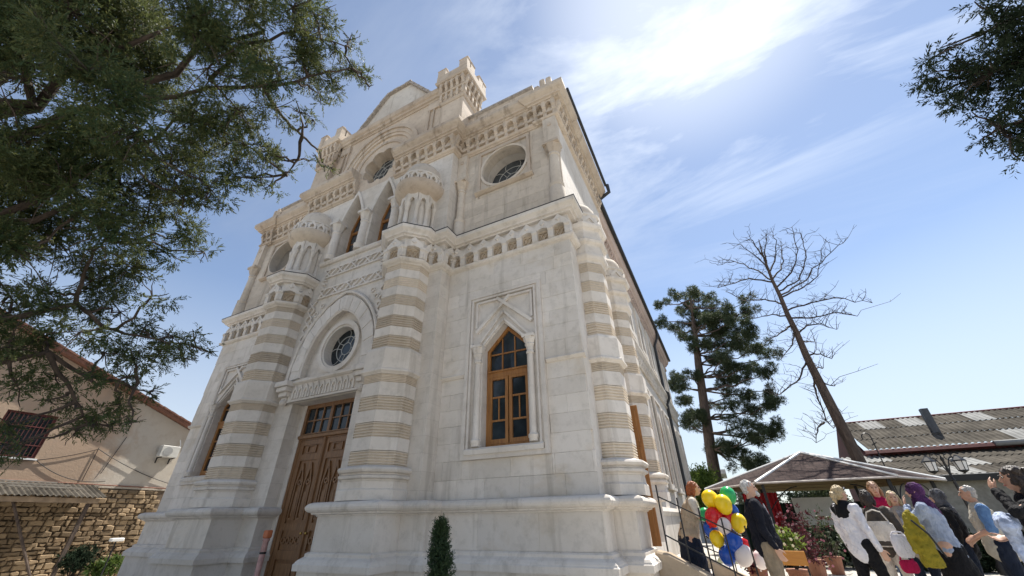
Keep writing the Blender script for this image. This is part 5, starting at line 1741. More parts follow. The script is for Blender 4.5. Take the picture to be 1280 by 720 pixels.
for j in range(3):
    a, b = j / 3, (j + 1.06) / 3
    ms = [slope_sheet(1.0, 4.5 + 4.0 * a, 4.47 + 2.0 * a + 0.03 * j, 4.5 + 4.0 * b, 4.47 + 2.0 * b + 0.03 * j, mt) for mt in (M['asbestos'], M['asbestos_pale'])]
    for k in range(13):
        if j == 2 and k > 9: continue
        inst(ms[1 if r.random() < 0.06 else 0], 'roof_sheet', RB, (2.1 + 0.97 * k, 0, 0.010 * (k % 2)))
    a, b = j / 3, (j + 1.06) / 3
    ms = [slope_sheet(1.0, 0.3 + 4.6 * a, 2.86 + 1.25 * a + 0.03 * j, 0.3 + 4.6 * b, 2.86 + 1.25 * b + 0.03 * j, mt) for mt in (M['asbestos'], M['asbestos_pale'])]
    for k in range(15):
        inst(ms[1 if r.random() < 0.12 else 0], 'roof_sheet', RB, (0.6 + 0.97 * k, 0, 0.010 * (k % 2)))
MB().xprism([(4.35, 4.25), (4.45, 4.40), (4.5, 4.44), (4.6, 4.40), (4.6, 4.2)], 1.9, 15).build('fascia', M['maroon'], RB)
MB().tube([(7.0, 4.40, 4.36), (15, 4.40, 4.36)], 0.13, 8).build('gutter', M['asbestos_pale'], RB, True)
MB().xprism([(0.2, 2.60), (0.28, 2.60), (0.28, 2.86), (0.2, 2.84)], 0.5, 15.2).build('fascia', M['black'], RB)
MB().tube([(2.0, 8.52, 6.50), (12.0, 8.52, 6.50)], 0.10, 8).build('ridge_cap', M['maroon'], RB)
MB().box(5.6, 5.92, 6.0, 6.3, 4.9, 6.55).build('chimney_duct', plain_mat('duct_metal', (0.07, 0.075, 0.085), 0.5, 0.3, 4), RB)
MB().box(9.0, 13.5, 0.50, 0.58, 1.3, 2.1).build('window', M['glass'], RB)
MB().box(8.95, 13.55, 0.47, 0.60, 2.1, 2.2).build('window_head', M['white'], RB)

hp = pix(1107, 585, Y=16.8)
HK = empty('hooked_pole', (hp.x, hp.y, 0.2))
tag(HK, 'thin dark pole with a curled hook rising behind the pavilion roof', 'pole')
top = pix(1098, 545, Y=16.8)
MB().tube([(0, 0, 0), (0, 0, top.z - 0.2)] + [(-0.16 + 0.16 * math.cos(t), 0, top.z - 0.2 + 0.16 * math.sin(t)) for t in np.linspace(0.2, 3.6, 9)], 0.022, 6).build('pole', M['black'], HK)
MB().tube([(-0.10, 0, top.z - 0.55), (0.10, 0, top.z - 0.45)], 0.03, 6).build('crossbar', M['black'], HK)

fb = empty('pale_house', (-3.2, 44, 0.2))
tag(fb, 'distant pale grey house with flat eave behind the pine trunk', 'house')
MB().box(-4, 4.6, 0, 6, 0, 5.2).build('wall', plain_mat('grey_house', (0.42, 0.43, 0.44), 0.8, 0.1), fb)
MB().box(-4.4, 5.1, -0.5, 6.5, 5.2, 5.6).build('roof', plain_mat('pale_roof', (0.5, 0.5, 0.5), 0.7, 0.1), fb)
for x in (-2.5, 0.2, 2.9):
    MB().box(x, x + 1.2, -0.04, 0.0, 2.8, 4.4).build('window', M['glass'], fb)

# ------------------------------------------------------------------ hexagonal pavilion
GC = Vector((4.72, 13.3, 0.22))
GZ = empty('garden_pavilion', tuple(GC))
tag(GZ, 'hexagonal garden pavilion with grey shingled tent roof and white ridges', 'pavilion')
ms_, n_, l_, b_ = nodemat('felt_shingles')
p_ = world_pos(n_, l_)
br_ = n_.new('ShaderNodeTexBrick')
sx_ = n_.new('ShaderNodeSeparateXYZ'); l_.new(p_, sx_.inputs[0])
cb_ = n_.new('ShaderNodeCombineXYZ'); l_.new(sx_.outputs['X'], cb_.inputs['X'])
mz_ = n_.new('ShaderNodeMath'); mz_.operation = 'MULTIPLY'; mz_.inputs[1].default_value = 2.9
l_.new(sx_.outputs['Z'], mz_.inputs[0]); l_.new(mz_.outputs[0], cb_.inputs['Y'])
l_.new(cb_.outputs[0], br_.inputs['Vector'])
br_.inputs['Scale'].default_value = 1.0; br_.inputs['Brick Width'].default_value = 0.33; br_.inputs['Row Height'].default_value = 0.22; br_.inputs['Mortar Size'].default_value = 0.014
br_.inputs['Color1'].default_value = (0.070, 0.050, 0.046, 1); br_.inputs['Color2'].default_value = (0.048, 0.035, 0.033, 1); br_.inputs['Mortar'].default_value = (0.03, 0.024, 0.024, 1)
b_.inputs['Specular IOR Level'].default_value = 0.08
l_.new(br_.outputs['Color'], b_.inputs['Base Color']); b_.inputs['Roughness'].default_value = 0.95
bump(n_, l_, b_, br_.outputs['Fac'], 0.4, -0.02)
M['shingle'] = ms_
M['board'] = wood_mat('pavilion_boards', (0.24, 0.145, 0.07), (0.15, 0.09, 0.045), (1, 1, 12))
HR, ZE, ZA = 3.4, 2.18, 3.34
ang = [math.radians(-120 + 60 * k - 2) for k in range(6)]
cor = [(HR * 1.13 * math.cos(a), HR * math.sin(a)) for a in ang]
for k in range(6):
    a, b = cor[k], cor[(k + 1) % 6]
    MB().add([(a[0], a[1], ZE), (b[0], b[1], ZE), (0, 0, ZA), (a[0], a[1], ZE + 0.05), (b[0], b[1], ZE + 0.05), (0, 0, ZA + 0.05)],
             [(0, 2, 1), (3, 4, 5), (0, 1, 4, 3), (1, 2, 5, 4), (2, 0, 3, 5)]).build('roof_panel', M['shingle'], GZ)
    MB().tube([(a[0], a[1], ZE + 0.055), (0, 0, ZA + 0.055)], 0.05, 6).build('ridge_strip', M['white'], GZ)
    MB().tube([(a[0], a[1], ZE + 0.02), (b[0], b[1], ZE + 0.02)], 0.035, 6).build('eave_trim', plain_mat('pale_trim', (0.45, 0.40, 0.37), 0.6) if k == 0 else bpy.data.materials['pale_trim'], GZ)
    pa = (a[0] * 0.9, a[1] * 0.9)
    MB().box(pa[0] - 0.045, pa[0] + 0.045, pa[1] - 0.045, pa[1] + 0.045, -0.1, ZE + 0.08).build('post', M['black'], GZ)
    for q in (cor[k - 1], b):
        d = Vector((q[0] - a[0], q[1] - a[1], 0)).normalized()
        pts = [(pa[0] + d.x * t, pa[1] + d.y * t, 1.35 + 0.72 * math.sin(math.pi / 2 * t / 1.0)) for t in np.linspace(0, 1.0, 7)]
        MB().tube(pts, 0.018, 5).build('brace', M['black'], GZ)
    # ceiling boards, one row after another under the roof
    for j in range(9):
        f0, f1 = 0.97 - j * 0.09, 0.97 - (j + 0.82) * 0.09
        zz = lambda f: ZE - 0.05 + (ZA - ZE) * (1 - f)
        MB().add([(a[0] * f0, a[1] * f0, zz(f0)), (b[0] * f0, b[1] * f0, zz(f0)), (b[0] * f1, b[1] * f1, zz(f1)), (a[0] * f1, a[1] * f1, zz(f1)),
                  (a[0] * f0, a[1] * f0, zz(f0) + 0.02), (b[0] * f0, b[1] * f0, zz(f0) + 0.02), (b[0] * f1, b[1] * f1, zz(f1) + 0.02), (a[0] * f1, a[1] * f1, zz(f1) + 0.02)],
                 [(0, 1, 2, 3), (7, 6, 5, 4), (0, 4, 5, 1), (1, 5, 6, 2), (2, 6, 7, 3), (3, 7, 4, 0)]).build('ceiling_board', M['board'], GZ)
# red curtain, white board and a sheet added to darken the pavilion's back
def wavy(x0, x1, y, z0, z1, amp=0.05, n=40, k=9):
    m = MB(); vs, fs = [], []
    for i in range(n + 1):
        t = i / n
        yy = y + amp * math.sin(t * k * 2 * math.pi)
        vs += [(x0 + (x1 - x0) * t, yy, z0), (x0 + (x1 - x0) * t, yy, z1), (x0 + (x1 - x0) * t, yy + 0.012, z0), (x0 + (x1 - x0) * t, yy + 0.012, z1)]
    for i in range(n):
        a = i * 4
        fs += [(a, a + 4, a + 5, a + 1), (a + 2, a + 3, a + 7, a + 6), (a + 1, a + 5, a + 7, a + 3)]
    return m.add(vs, fs)
cu = wavy(-0.55, 0.55, 0, 0.1, 1.95).build('red_curtain', plain_mat('crimson_cloth', (0.30, 0.012, 0.018), 0.8, 0.2), loc=(2.75, 11.6, 0.22))
tag(cu, 'deep red curtain hanging at the left of the pavilion', 'curtain')
bd = MB().box(-0.75, 0.75, -0.02, 0.02, 0.9, 1.85).box(-0.7, -0.66, -0.015, 0.3, 0, 0.9).box(0.66, 0.7, -0.015, 0.3, 0, 0.9).build('display_board', M['white'], loc=(4.75, 14.6, 0.22))
tag(bd, 'white display board standing inside the pavilion', 'board')
sc_ = wavy(-2.4, 2.4, 0, 0.0, 1.7, 0.06, 60, 14).build('added_dark_sheet', plain_mat('dark_green_cloth', (0.012, 0.03, 0.022), 0.9, 0.3), loc=(4.2, 15.7, 0.22))  # added sheet, its dark colour stands in for shade under the roof
tag(sc_, 'dark green cloth sheet added to darken the back of the pavilion', 'screen')

# ------------------------------------------------------------------ twin lantern lamp post
LP = empty('street_lamp', (6.95, 8.0, 0.22))
tag(LP, 'black cast-iron lamp post with two hanging lanterns beside the pavilion', 'lamp')
LT = 2.42
MB().lathe(0, 0, [(0.10, 0), (0.10, 0.15), (0.05, 0.25), (0.035, 0.5), (0.032, LT - 0.5), (0.05, LT - 0.48), (0.03, LT - 0.44), (0.025, LT - 0.05), (0.04, LT), (0.0, LT + 0.12)], 10).build('post', M['black'], LP, True)
for s in (1, -1):
    pts = [(s * (0.02 + 0.30 * t), 0, LT - 0.30 + 0.36 * math.sin(math.pi * min(1, t * 1.1) * 0.72)) for t in np.linspace(0, 1, 8)]
    MB().tube(pts, 0.014, 6).build('arm', M['black'], LP)
    MB().tube([(s * 0.15 + 0.08 * math.cos(t), 0, LT + 0.06 + 0.08 * math.sin(t)) for t in np.linspace(0, 5.2, 12)], 0.010, 5).build('scroll', M['black'], LP)
    lx = s * 0.32
    ln = MB().lathe(lx, 0, [(0.09, LT - 0.28), (0.13, LT - 0.06)], 6).build('lantern_glass', plain_mat('frosted_lantern', (0.55, 0.56, 0.56), 0.3), LP)
    MB().lathe(lx, 0, [(0.155, LT - 0.06), (0.14, LT - 0.03), (0.05, LT + 0.06), (0.02, LT + 0.10)], 6).build('cap', M['black'], ln)
    MB().lathe(lx, 0, [(0.0, LT - 0.34), (0.05, LT - 0.31), (0.10, LT - 0.28), (0.095, LT - 0.26)], 6).build('base', M['black'], ln)
    for k in range(6):
        t = math.pi / 8 + math.pi / 3 * k
        MB().tube([(lx + 0.092 * math.cos(t), 0.092 * math.sin(t), LT - 0.28), (lx + 0.132 * math.cos(t), 0.132 * math.sin(t), LT - 0.05)], 0.009, 4).build('glazing_bar', M['black'], ln)
LP.rotation_euler = (0, 0, R(12))

# ------------------------------------------------------------------ slim post by the door
pp = pix(335, 667, Y=-0.75)
PO = empty('slim_post', (pp.x, pp.y, 0))
tag(PO, 'slim pinkish post with an orange block top beside the wooden door', 'post')
pinkp = plain_mat('pink_stone_post', (0.50, 0.30, 0.27), 0.7, 0.25, 12)
MB().lathe(0, 0, [(0.10, 0), (0.10, 0.1), (0.055, 0.16), (0.05, 0.6), (0.055, 0.9), (0.045, 0.92), (0.045, 0.94), (0.055, 0.96), (0.052, pp.z - 0.14), (0.07, pp.z - 0.11), (0.05, pp.z - 0.08)], 10).build('shaft', pinkp, PO, True)
MB().box(-0.065, 0.065, -0.065, 0.065, pp.z - 0.08, pp.z + 0.06).build('cap_block', plain_mat('orange_cap', (0.50, 0.16, 0.07), 0.6, 0.2), PO, bevel=0.02)
MB().lathe(0, 0, [(0.056, 0.925), (0.060, 0.93), (0.060, 0.955), (0.056, 0.96)], 10).build('band', M['black'], PO)
# ------------------------------------------------------------------ people
def cloth(name, col, var=0.15, rough=0.85):
    m, n, l, b = nodemat(name)
    p = world_pos(n, l)
    f = noise(n, l, 9, 4, 0.6, p, 0.6)
    l.new(mix_rgb(n, l, ramp(n, l, f, 0.3, 0.7), tuple(x * (1 - var) for x in col), tuple(min(1, x * (1 + var)) for x in col)), b.inputs['Base Color'])
    b.inputs['Roughness'].default_value = rough
    b.inputs['Specular IOR Level'].default_value = 0.2
    bump(n, l, b, noise(n, l, 13, 3, 0.55, world_pos(n, l, (1.3, 1.3, 0.55)), 1.2), 0.9, 0.04)
    return m


M['skin'] = plain_mat('skin', (0.52, 0.31, 0.22), 0.5, 0.06, 20)
M['skin_tan'] = plain_mat('skin_tan', (0.42, 0.235, 0.16), 0.5, 0.06, 20)
M['eye'] = plain_mat('eye', (0.05, 0.035, 0.03), 0.2, 0)
M['lip'] = plain_mat('lip', (0.38, 0.12, 0.10), 0.5, 0.05)
def hair_mat(name, a):
    m, n, l, b = nodemat(name)
    f = noise(n, l, 60, 3, 0.6, world_pos(n, l, (1, 1, 0.2)), 0.5)
    l.new(mix_rgb(n, l, ramp(n, l, f, 0.35, 0.65), tuple(x * 0.6 for x in a), a), b.inputs['Base Color'])
    b.inputs['Roughness'].default_value = 0.5
    bump(n, l, b, f, 0.8, 0.02)
    return m


def fuse(o, vox, smooth=4):
    m = o.modifiers.new('fuse', 'REMESH'); m.mode = 'VOXEL'; m.voxel_size = vox; m.use_smooth_shade = True
    s = o.modifiers.new('soft', 'SMOOTH'); s.factor = 0.5; s.iterations = smooth
    return o


TEX = {}
def rumple(o, size, strength):
    if size not in TEX:
        t = bpy.data.textures.new('folds', 'CLOUDS'); t.noise_scale = size; t.noise_depth = 2
        TEX[size] = t
    m = o.modifiers.new('folds', 'DISPLACE'); m.texture = TEX[size]; m.strength = strength; m.mid_level = 0.5
    m.texture_coords = 'GLOBAL'
    return o


def limb(mb, pts, rads, n=10):
    mb.tube(pts, rads, n)
    for p, r in zip(pts, rads):
        mb.ball(p, r, 10, 7)


def hand(mb, wrist, direc, side, palm_n):
    """palm and five fingers, slightly curled"""
    w = Vector(wrist); d = Vector(direc).normalized()
    pn = Vector(palm_n); pn = (pn - d * pn.dot(d)).normalized()
    s = d.cross(pn) * side
    Mx = Matrix((s, d, pn)).transposed()
    mb.ball(w + d * 0.045, (0.040, 0.055, 0.017), 10, 7, Mx)
    for k, (o, ln) in enumerate(((0.030, 0.072), (0.010, 0.080), (-0.011, 0.075), (-0.031, 0.060))):
        b = w + d * 0.088 + s * o
        m1 = b + d * ln * 0.5 + pn * 0.006 + s * o * 0.12
        e = m1 + d * ln * 0.42 + pn * 0.022
        limb(mb, [b - d * 0.03, b, m1, e], [0.011, 0.0105, 0.0095, 0.008], 7)
    b = w + d * 0.025 + s * 0.034
    limb(mb, [b, b + d * 0.028 + s * 0.026 + pn * 0.008, b + d * 0.062 + s * 0.034 + pn * 0.016], [0.013, 0.0115, 0.009], 7)


def person(label, px, py, Y, facing, top, bottom, shoes, hair, skin='skin', arms=None, ground=None, width=1.0, head_turn=0.0, sleeves='long', hem=0.80, stride=0.0, stoop=0.0, extras=()):
    tp = pix(px, py, Y=Y)
    gz = ground_z(tp.x, tp.y) if ground is None else ground
    H = tp.z - gz
    k = H / 1.72
    fw = Vector((-math.sin(R(facing)), math.cos(R(facing)), 0)) * (stoop * 0.70 + 0.02) * k
    P = empty('person', (tp.x - fw.x, tp.y - fw.y, gz), R(facing))
    P.scale = (k, k, k)
    tag(P, label, 'person')
    W = width
    sh, hp = 0.185 * W, 0.095
    lean = lambda z: stoop * max(0, z - 0.9)
    V = lambda x, y, z: Vector((x, y + lean(z), z))
    neck = V(0, -0.01, 1.44)
    hc = V(0, 0.02, 1.60)
    A = arms or {}
    body = MB()
    # torso
    limb(body, [V(0, 0, 0.92), V(0, 0.0, 1.05), V(0, 0, 1.22), V(0, -0.005, 1.36)], [0.125 * W, 0.115 * W, 0.13 * W, 0.11], 12)
    for s in (1, -1):
        limb(body, [V(s * 0.06, 0, 1.30), V(s * sh * 0.85, -0.01, 1.385)], [0.105 * W, 0.062], 10)
    limb(body, [neck - Vector((0, 0, 0.06)), neck + Vector((0, 0.005, 0.05)), hc + Vector((0, -0.005, -0.05))], [0.058, 0.050, 0.052], 10)
    # head with jaw, nose, ears
    Rz = Matrix.Rotation(R(head_turn), 3, 'Z')
    hd = lambda v: hc + Rz @ Vector(v)
    body.ball(hd((0, -0.012, 0.018)), (0.072, 0.090, 0.098), 16, 12, Rz)
    body.ball(hd((0, 0.018, -0.045)), (0.054, 0.066, 0.066), 14, 10, Rz)
    limb(body, [hd((0, 0.082, 0.012)), hd((0, 0.100, -0.018))], [0.010, 0.014], 8)
    for s in (1, -1):
        body.ball(hd((s * 0.072, -0.012, -0.004)), (0.010, 0.018, 0.028), 8, 6, Rz)
    # arms and hands
    sleeve_pts = []
    for s, key in ((1, 'r'), (-1, 'l')):
        shp = V(s * sh, -0.01, 1.385)
        el = V(*A[key][0]) if key in A else V(s * (sh + 0.055), -0.03, 1.10)
        wr = V(*A[key][1]) if key in A else V(s * (sh + 0.065), 0.05, 0.86)
        limb(body, [shp, shp.lerp(el, 0.5), el, el.lerp(wr, 0.35), wr], [0.058, 0.048, 0.040, 0.040, 0.027], 10)
        hand(body, wr, wr - el, s * (1 if key == 'r' else 1), A[key][2] if key in A and len(A[key]) > 2 else (-s * 0.8, 0.5, 0.1))
        sleeve_pts.append((s, shp, el, wr))
    # legs
    legs = []
    for s in (1, -1):
        h = Vector((s * hp, 0, 0.90)); kn = Vector((s * 0.10, s * stride * 0.5 + 0.01, 0.49)); an = Vector((s * 0.10, s * stride - 0.02, 0.08))
        limb(body, [h, h.lerp(kn, 0.5), kn, kn.lerp(an, 0.35), an], [0.092, 0.080, 0.056, 0.056, 0.038], 10)
        limb(body, [an + Vector((0, -0.03, -0.035)), an + Vector((0, 0.13, -0.05))], [0.036, 0.028], 8)
        legs.append((h, kn, an))
    fuse(body.build('body', M[skin], P, True), 0.0085, 3)
    # face
    for s in (1, -1):
        MB().ball(hd((s * 0.030, 0.072, 0.016)), (0.012, 0.008, 0.008), 8, 6, Rz).build('eye', M['eye'], P, True)
        MB().tube([hd((s * 0.014, 0.083, 0.034)), hd((s * 0.030, 0.084, 0.040)), hd((s * 0.046, 0.072, 0.034))], 0.004, 5).build('eyebrow', hair[1], P)
    MB().tube([hd((-0.022, 0.076, -0.058)), hd((0, 0.086, -0.056)), hd((0.022, 0.076, -0.058))], [0.004, 0.007, 0.004], 6).build('mouth', M['lip'], P)
    # upper garment
    g = MB()
    limb(g, [V(0, 0.0, hem + 0.06), V(0, 0, 1.05), V(0, 0, 1.22), V(0, -0.005, 1.375)], [0.165 * W, 0.140 * W, 0.152 * W, 0.118], 14)
    g.ball(V(0, 0.005, hem + 0.10), (0.185 * W, 0.145 * W, 0.12), 14, 8)
    for s in (1, -1):
        limb(g, [V(s * 0.05, 0, 1.28), V(s * sh * 0.9, -0.01, 1.395)], [0.125 * W, 0.074], 10)
    for s, shp, el, wr in sleeve_pts:
        if sleeves == 'long':
            limb(g, [shp, shp.lerp(el, 0.5), el, el.lerp(wr, 0.5), el.lerp(wr, 0.93)], [0.074, 0.064, 0.056, 0.052, 0.044], 10)
        elif sleeves == 'short':
            limb(g, [shp, shp.lerp(el, 0.55)], [0.074, 0.066], 10)
    rumple(fuse(g.build('jacket' if sleeves == 'long' else 'top', top, P, True), 0.013, 3), 0.09, 0.045)
    # lower garment
    if bottom[0] == 'trousers':
        b = MB()
        b.ball((0, 0, 0.93), (0.155 * W, 0.125, 0.12), 14, 8)
        for h, kn, an in legs:
            limb(b, [h, h.lerp(kn, 0.5), kn, kn.lerp(an, 0.5), an + Vector((0, 0, 0.02))], [0.108 * W, 0.098, 0.076, 0.070, 0.066], 10)
        rumple(fuse(b.build('trousers', bottom[1], P, True), 0.014, 3), 0.09, 0.035)
    else:
        b = MB()
        z1 = bottom[2]
        b.lathe(0, 0, [(0.20, z1), (0.23, z1 + 0.02), (0.20, 0.62), (0.175, 0.85), (0.13, 1.0)], 24)
        rumple(fuse(b.build('skirt', bottom[1], P, True), 0.014, 3), 0.11, 0.05)
    for h, kn, an in legs:
        s = MB()
        limb(s, [an + Vector((0, -0.035, -0.035)), an + Vector((0, 0.06, -0.045)), an + Vector((0, 0.145, -0.05))], [0.045, 0.043, 0.034], 9)
        s.v = [(x, y, max(z, 0.0)) for x, y, z in s.v]
        s.build('shoe', shoes, P, True)
    # hair
    hm = MB()
    st = hair[0]
    if st == 'scarf':
        hm.ball(hd((0, -0.022, 0.024)), (0.090, 0.108, 0.112), 16, 12, Rz)
        hm.ball(hd((0, -0.02, -0.07)), (0.085, 0.085, 0.075), 14, 10, Rz)
        limb(hm, [hd((0, -0.03, -0.10)), V(0, -0.04, 1.40), V(0.03, -0.10, 1.30)], [0.085, 0.10, 0.05], 10)
        limb(hm, [hd((0.0, 0.02, -0.125)), V(0.02, 0.08, 1.40)], [0.06, 0.05], 10)
    else:
        if st == 'short':
            hm.ball(hd((0, -0.026, 0.034)), (0.077, 0.090, 0.090), 16, 12, Rz)
            hm.ball(hd((0, -0.045, -0.01)), (0.073, 0.062, 0.066), 14, 10, Rz)
        else:
            hm.ball(hd((0, -0.030, 0.038)), (0.082, 0.096, 0.092), 16, 12, Rz)
            hm.ball(hd((0, -0.05, -0.01)), (0.076, 0.070, 0.080), 14, 10, Rz)
        if st == 'bun':
            hm.ball(hd((0, -0.135, -0.015)), (0.050, 0.050, 0.052), 12, 8, Rz)
            limb(hm, [hd((0, -0.10, 0.0)), hd((0.01, -0.15, -0.07)), hd((0.02, -0.15, -0.13))], [0.04, 0.035, 0.015], 8)
        if st in ('bob', 'long', 'wavy'):
            zl = {'bob': -0.11, 'long': -0.30, 'wavy': -0.17}[st]
            for s in (1, -1):
                limb(hm, [hd((s * 0.062, -0.02, 0.03)), hd((s * 0.078, -0.03, -0.04)), hd((s * 0.080, -0.045, zl))], [0.030, 0.034, 0.022], 9)
            limb(hm, [hd((0, -0.07, 0.02)), hd((0, -0.085, -0.06)), hd((0, -0.085, zl))], [0.075, 0.070, 0.050], 10)
        if st == 'wavy':
            for j in range(16):
                a = math.pi * (0.15 + 1.7 * (j / 15)) + math.pi / 2
                hm.ball(hd((0.080 * math.cos(a), -0.04 + 0.085 * math.sin(a) * 0.9, 0.03 - 0.10 * (j % 3) + 0.04)), 0.035, 9, 6)
    rumple(fuse(hm.build('headscarf' if st == 'scarf' else 'hair', hair[1], P, True), 0.008, 2), 0.028, 0.032)
    return P


MT = {
    'beige': cloth('beige_knit', (0.42, 0.34, 0.25)), 'cream': cloth('cream_cotton', (0.62, 0.58, 0.52)), 'navy': cloth('navy_wool', (0.009, 0.010, 0.017)), 'black': cloth('black_cotton', (0.010, 0.010, 0.012)),
    'khaki': cloth('khaki_cotton', (0.26, 0.21, 0.15)), 'white': cloth('white_blouse', (0.70, 0.69, 0.74), 0.05), 'grey': cloth('charcoal_knit', (0.075, 0.065, 0.055)), 'crimson': cloth('crimson_knit', (0.42, 0.012, 0.075)),
    'bluegrey': cloth('blue_grey_cotton', (0.30, 0.35, 0.46)), 'olive': cloth('olive_yellow_cloth', (0.26, 0.21, 0.022)), 'denim': cloth('denim', (0.05, 0.085, 0.16)), 'stone': cloth('stone_vest', (0.42, 0.39, 0.33)),
    'cornflower': cloth('cornflower_shirt', (0.10, 0.19, 0.36)), 'darkblue': cloth('dark_blue_skirt', (0.012, 0.018, 0.035)), 'leather': plain_mat('shoe_leather', (0.02, 0.016, 0.014), 0.4), 'taupe': cloth('taupe_coat', (0.36, 0.31, 0.26)),
}
HR_ = {'red': hair_mat('red_hair', (0.36, 0.10, 0.025)), 'white': hair_mat('white_hair', (0.62, 0.60, 0.57)), 'blonde': hair_mat('blonde_hair', (0.55, 0.42, 0.24)), 'dark': hair_mat('dark_hair', (0.035, 0.022, 0.016)),
       'chestnut': hair_mat('light_brown_hair', (0.34, 0.18, 0.08)), 'grey': hair_mat('grey_hair', (0.42, 0.40, 0.38)), 'scarf': cloth('purple_scarf', (0.07, 0.025, 0.085), 0.6)}

p1 = person('red-haired woman in beige vest and dark skirt holding balloons on the steps', 866, 602, 1.75, -80, MT['beige'], ('skirt', MT['darkblue'], 0.16), MT['leather'], ('bob', HR_['red']), sleeves='none', width=1.08,
            arms={'r': ((0.20, 0.14, 1.16), (0.12, 0.36, 1.20), (-0.5, 0, -0.8)), 'l': ((-0.22, 0.20, 1.17), (-0.10, 0.40, 1.22), (0.5, 0, -0.8))}, ground=0.30, stoop=0.36)
m_ = MB()
for s_, el_ in ((1, (0.20, 0.14, 1.16)), (-1, (-0.22, 0.20, 1.17))):
    m_ = MB()
    limb(m_, [(s_ * 0.19, 0.165, 1.385), tuple(Vector((s_ * 0.19, 0.165, 1.385)).lerp(Vector(el_) + Vector((0, 0.09, 0)), 0.8))], [0.078, 0.064], 10)
    fuse(m_.build('blouse_sleeve', MT['cream'], p1, True), 0.012, 2)
p2 = person('white-haired man in dark navy blazer and khaki trousers beside the balloons', 933, 600, 0.75, -84, MT['navy'], ('trousers', MT['khaki']), MT['leather'], ('short', HR_['white']), width=1.16, hem=0.84, stoop=-0.06, head_turn=-6)
m_ = MB()
limb(m_, [(0, 0.045, 1.545), (0, 0.075, 1.515)], [0.038, 0.026], 9)
fuse(m_.build('beard', HR_['white'], p2, True), 0.008, 2)
MB().xprism([(0.118, 0.88), (0.150, 1.10), (0.150, 1.22), (0.105, 1.40), (0.095, 1.40), (0.130, 1.2), (0.110, 0.88)], -0.03, 0.03).build('shirt_front', MT['white'], p2)
p3 = person('blonde woman in white blouse with black shoulders, hair in a bun', 1046, 607, 1.48, -58, MT['white'], ('trousers', MT['black']), MT['leather'], ('bun', HR_['blonde']), width=1.05, hem=0.78, stride=0.14, stoop=-0.02)
m_ = MB()
limb(m_, [(0, -0.02, 1.32), (0, -0.02, 1.39)], [0.150, 0.130], 12)
for s_ in (1, -1):
    limb(m_, [(s_ * 0.05, -0.01, 1.31), (s_ * 0.18, -0.012, 1.385)], [0.128, 0.083], 10)
fuse(m_.build('black_yoke', MT['black'], p3, True), 0.012, 2)
MB().tube([(-0.085, 0.02, 1.655), (-0.05, 0.075, 1.685), (0.05, 0.075, 1.685), (0.085, 0.02, 1.655)], 0.012, 6).build('sunglasses', M['black'], p3)
p4 = person('dark-haired woman in charcoal vest seen from behind with beige trousers', 1079, 613, 2.2, -18, MT['grey'], ('trousers', MT['cream']), MT['leather'], ('bob', HR_['dark']), hem=0.82,
            arms={'r': ((0.27, -0.02, 1.12), (0.22, 0.14, 0.98), (-0.8, 0.2, 0.3))})
p5 = person('woman with long light brown hair in a crimson cardigan behind the others', 1088, 602, 3.4, 150, MT['crimson'], ('trousers', MT['denim']), MT['leather'], ('long', HR_['chestnut']), head_turn=25, hem=0.72)
p6 = person('blonde woman in taupe coat facing the camera between the scarfed woman and the crimson cardigan', 1112, 614, 3.0, 172, MT['taupe'], ('trousers', MT['darkblue']), MT['leather'], ('bob', HR_['blonde']), hem=0.74)
MB().xprism([(0.118, 1.0), (0.160, 1.22), (0.125, 1.40), (0.10, 1.40), (0.13, 1.2), (0.10, 1.0)], -0.05, 0.05).build('striped_scarf', cloth('striped_scarf', (0.25, 0.25, 0.27), 0.8), p6)
p7 = person('woman in purple headscarf and blue-grey shirt with a hand raised to her mouth', 1137, 604, 1.55, 62, MT['bluegrey'], ('skirt', MT['black'], 0.12), MT['leather'], ('scarf', HR_['scarf']), width=1.05, hem=0.76, stoop=0.07, head_turn=8,
            arms={'l': ((-0.24, 0.17, 1.20), (-0.07, 0.19, 1.42), (0.5, -0.8, 0.1)), 'r': ((0.25, 0.10, 1.12), (0.12, 0.26, 1.05), (-0.6, 0.1, 0.7))})
p8 = person('person in dark jacket with grey patterned scarf behind the blue-grey shirt', 1166, 612, 2.6, 70, MT['black'], ('trousers', MT['darkblue']), MT['leather'], ('scarf', cloth('grey_scarf', (0.10, 0.10, 0.11), 0.7)), width=1.05, hem=0.78)
p9 = person('grey-haired man in pale vest over cornflower blue shirt facing left', 1203, 607, 2.1, 78, MT['stone'], ('trousers', MT['darkblue']), MT['leather'], ('short', HR_['grey']), skin='skin_tan', width=1.18, hem=0.80, sleeves='none', stoop=0.05,
            arms={'l': ((-0.26, 0.02, 1.12), (-0.18, 0.24, 1.02), (0.5, 0.2, -0.6)), 'r': ((0.26, -0.02, 1.12), (0.20, 0.20, 0.98), (-0.5, 0.2, -0.6))})
m_ = MB()
for s_, el_ in ((1, (0.26, 0.0, 1.12)), (-1, (-0.26, 0.04, 1.12))):
    m_ = MB()
    limb(m_, [(s_ * 0.215, 0.015, 1.385), el_], [0.080, 0.066], 10)
    rumple(fuse(m_.build('shirt_sleeve', MT['cornflower'], p9, True), 0.012, 2), 0.09, 0.03)
p10 = person('dark wavy-haired woman in black top raising a hand to her face at the right edge', 1256, 583, -0.45, 80, MT['black'], ('trousers', MT['denim']), MT['leather'], ('wavy', HR_['dark']), skin='skin_tan', hem=0.80,
             arms={'l': ((-0.27, 0.19, 1.30), (-0.07, 0.20, 1.50), (0.5, -0.8, 0.1)), 'r': ((0.26, 0.04, 1.12), (0.12, 0.28, 1.08), (-0.6, 0.1, 0.7))})


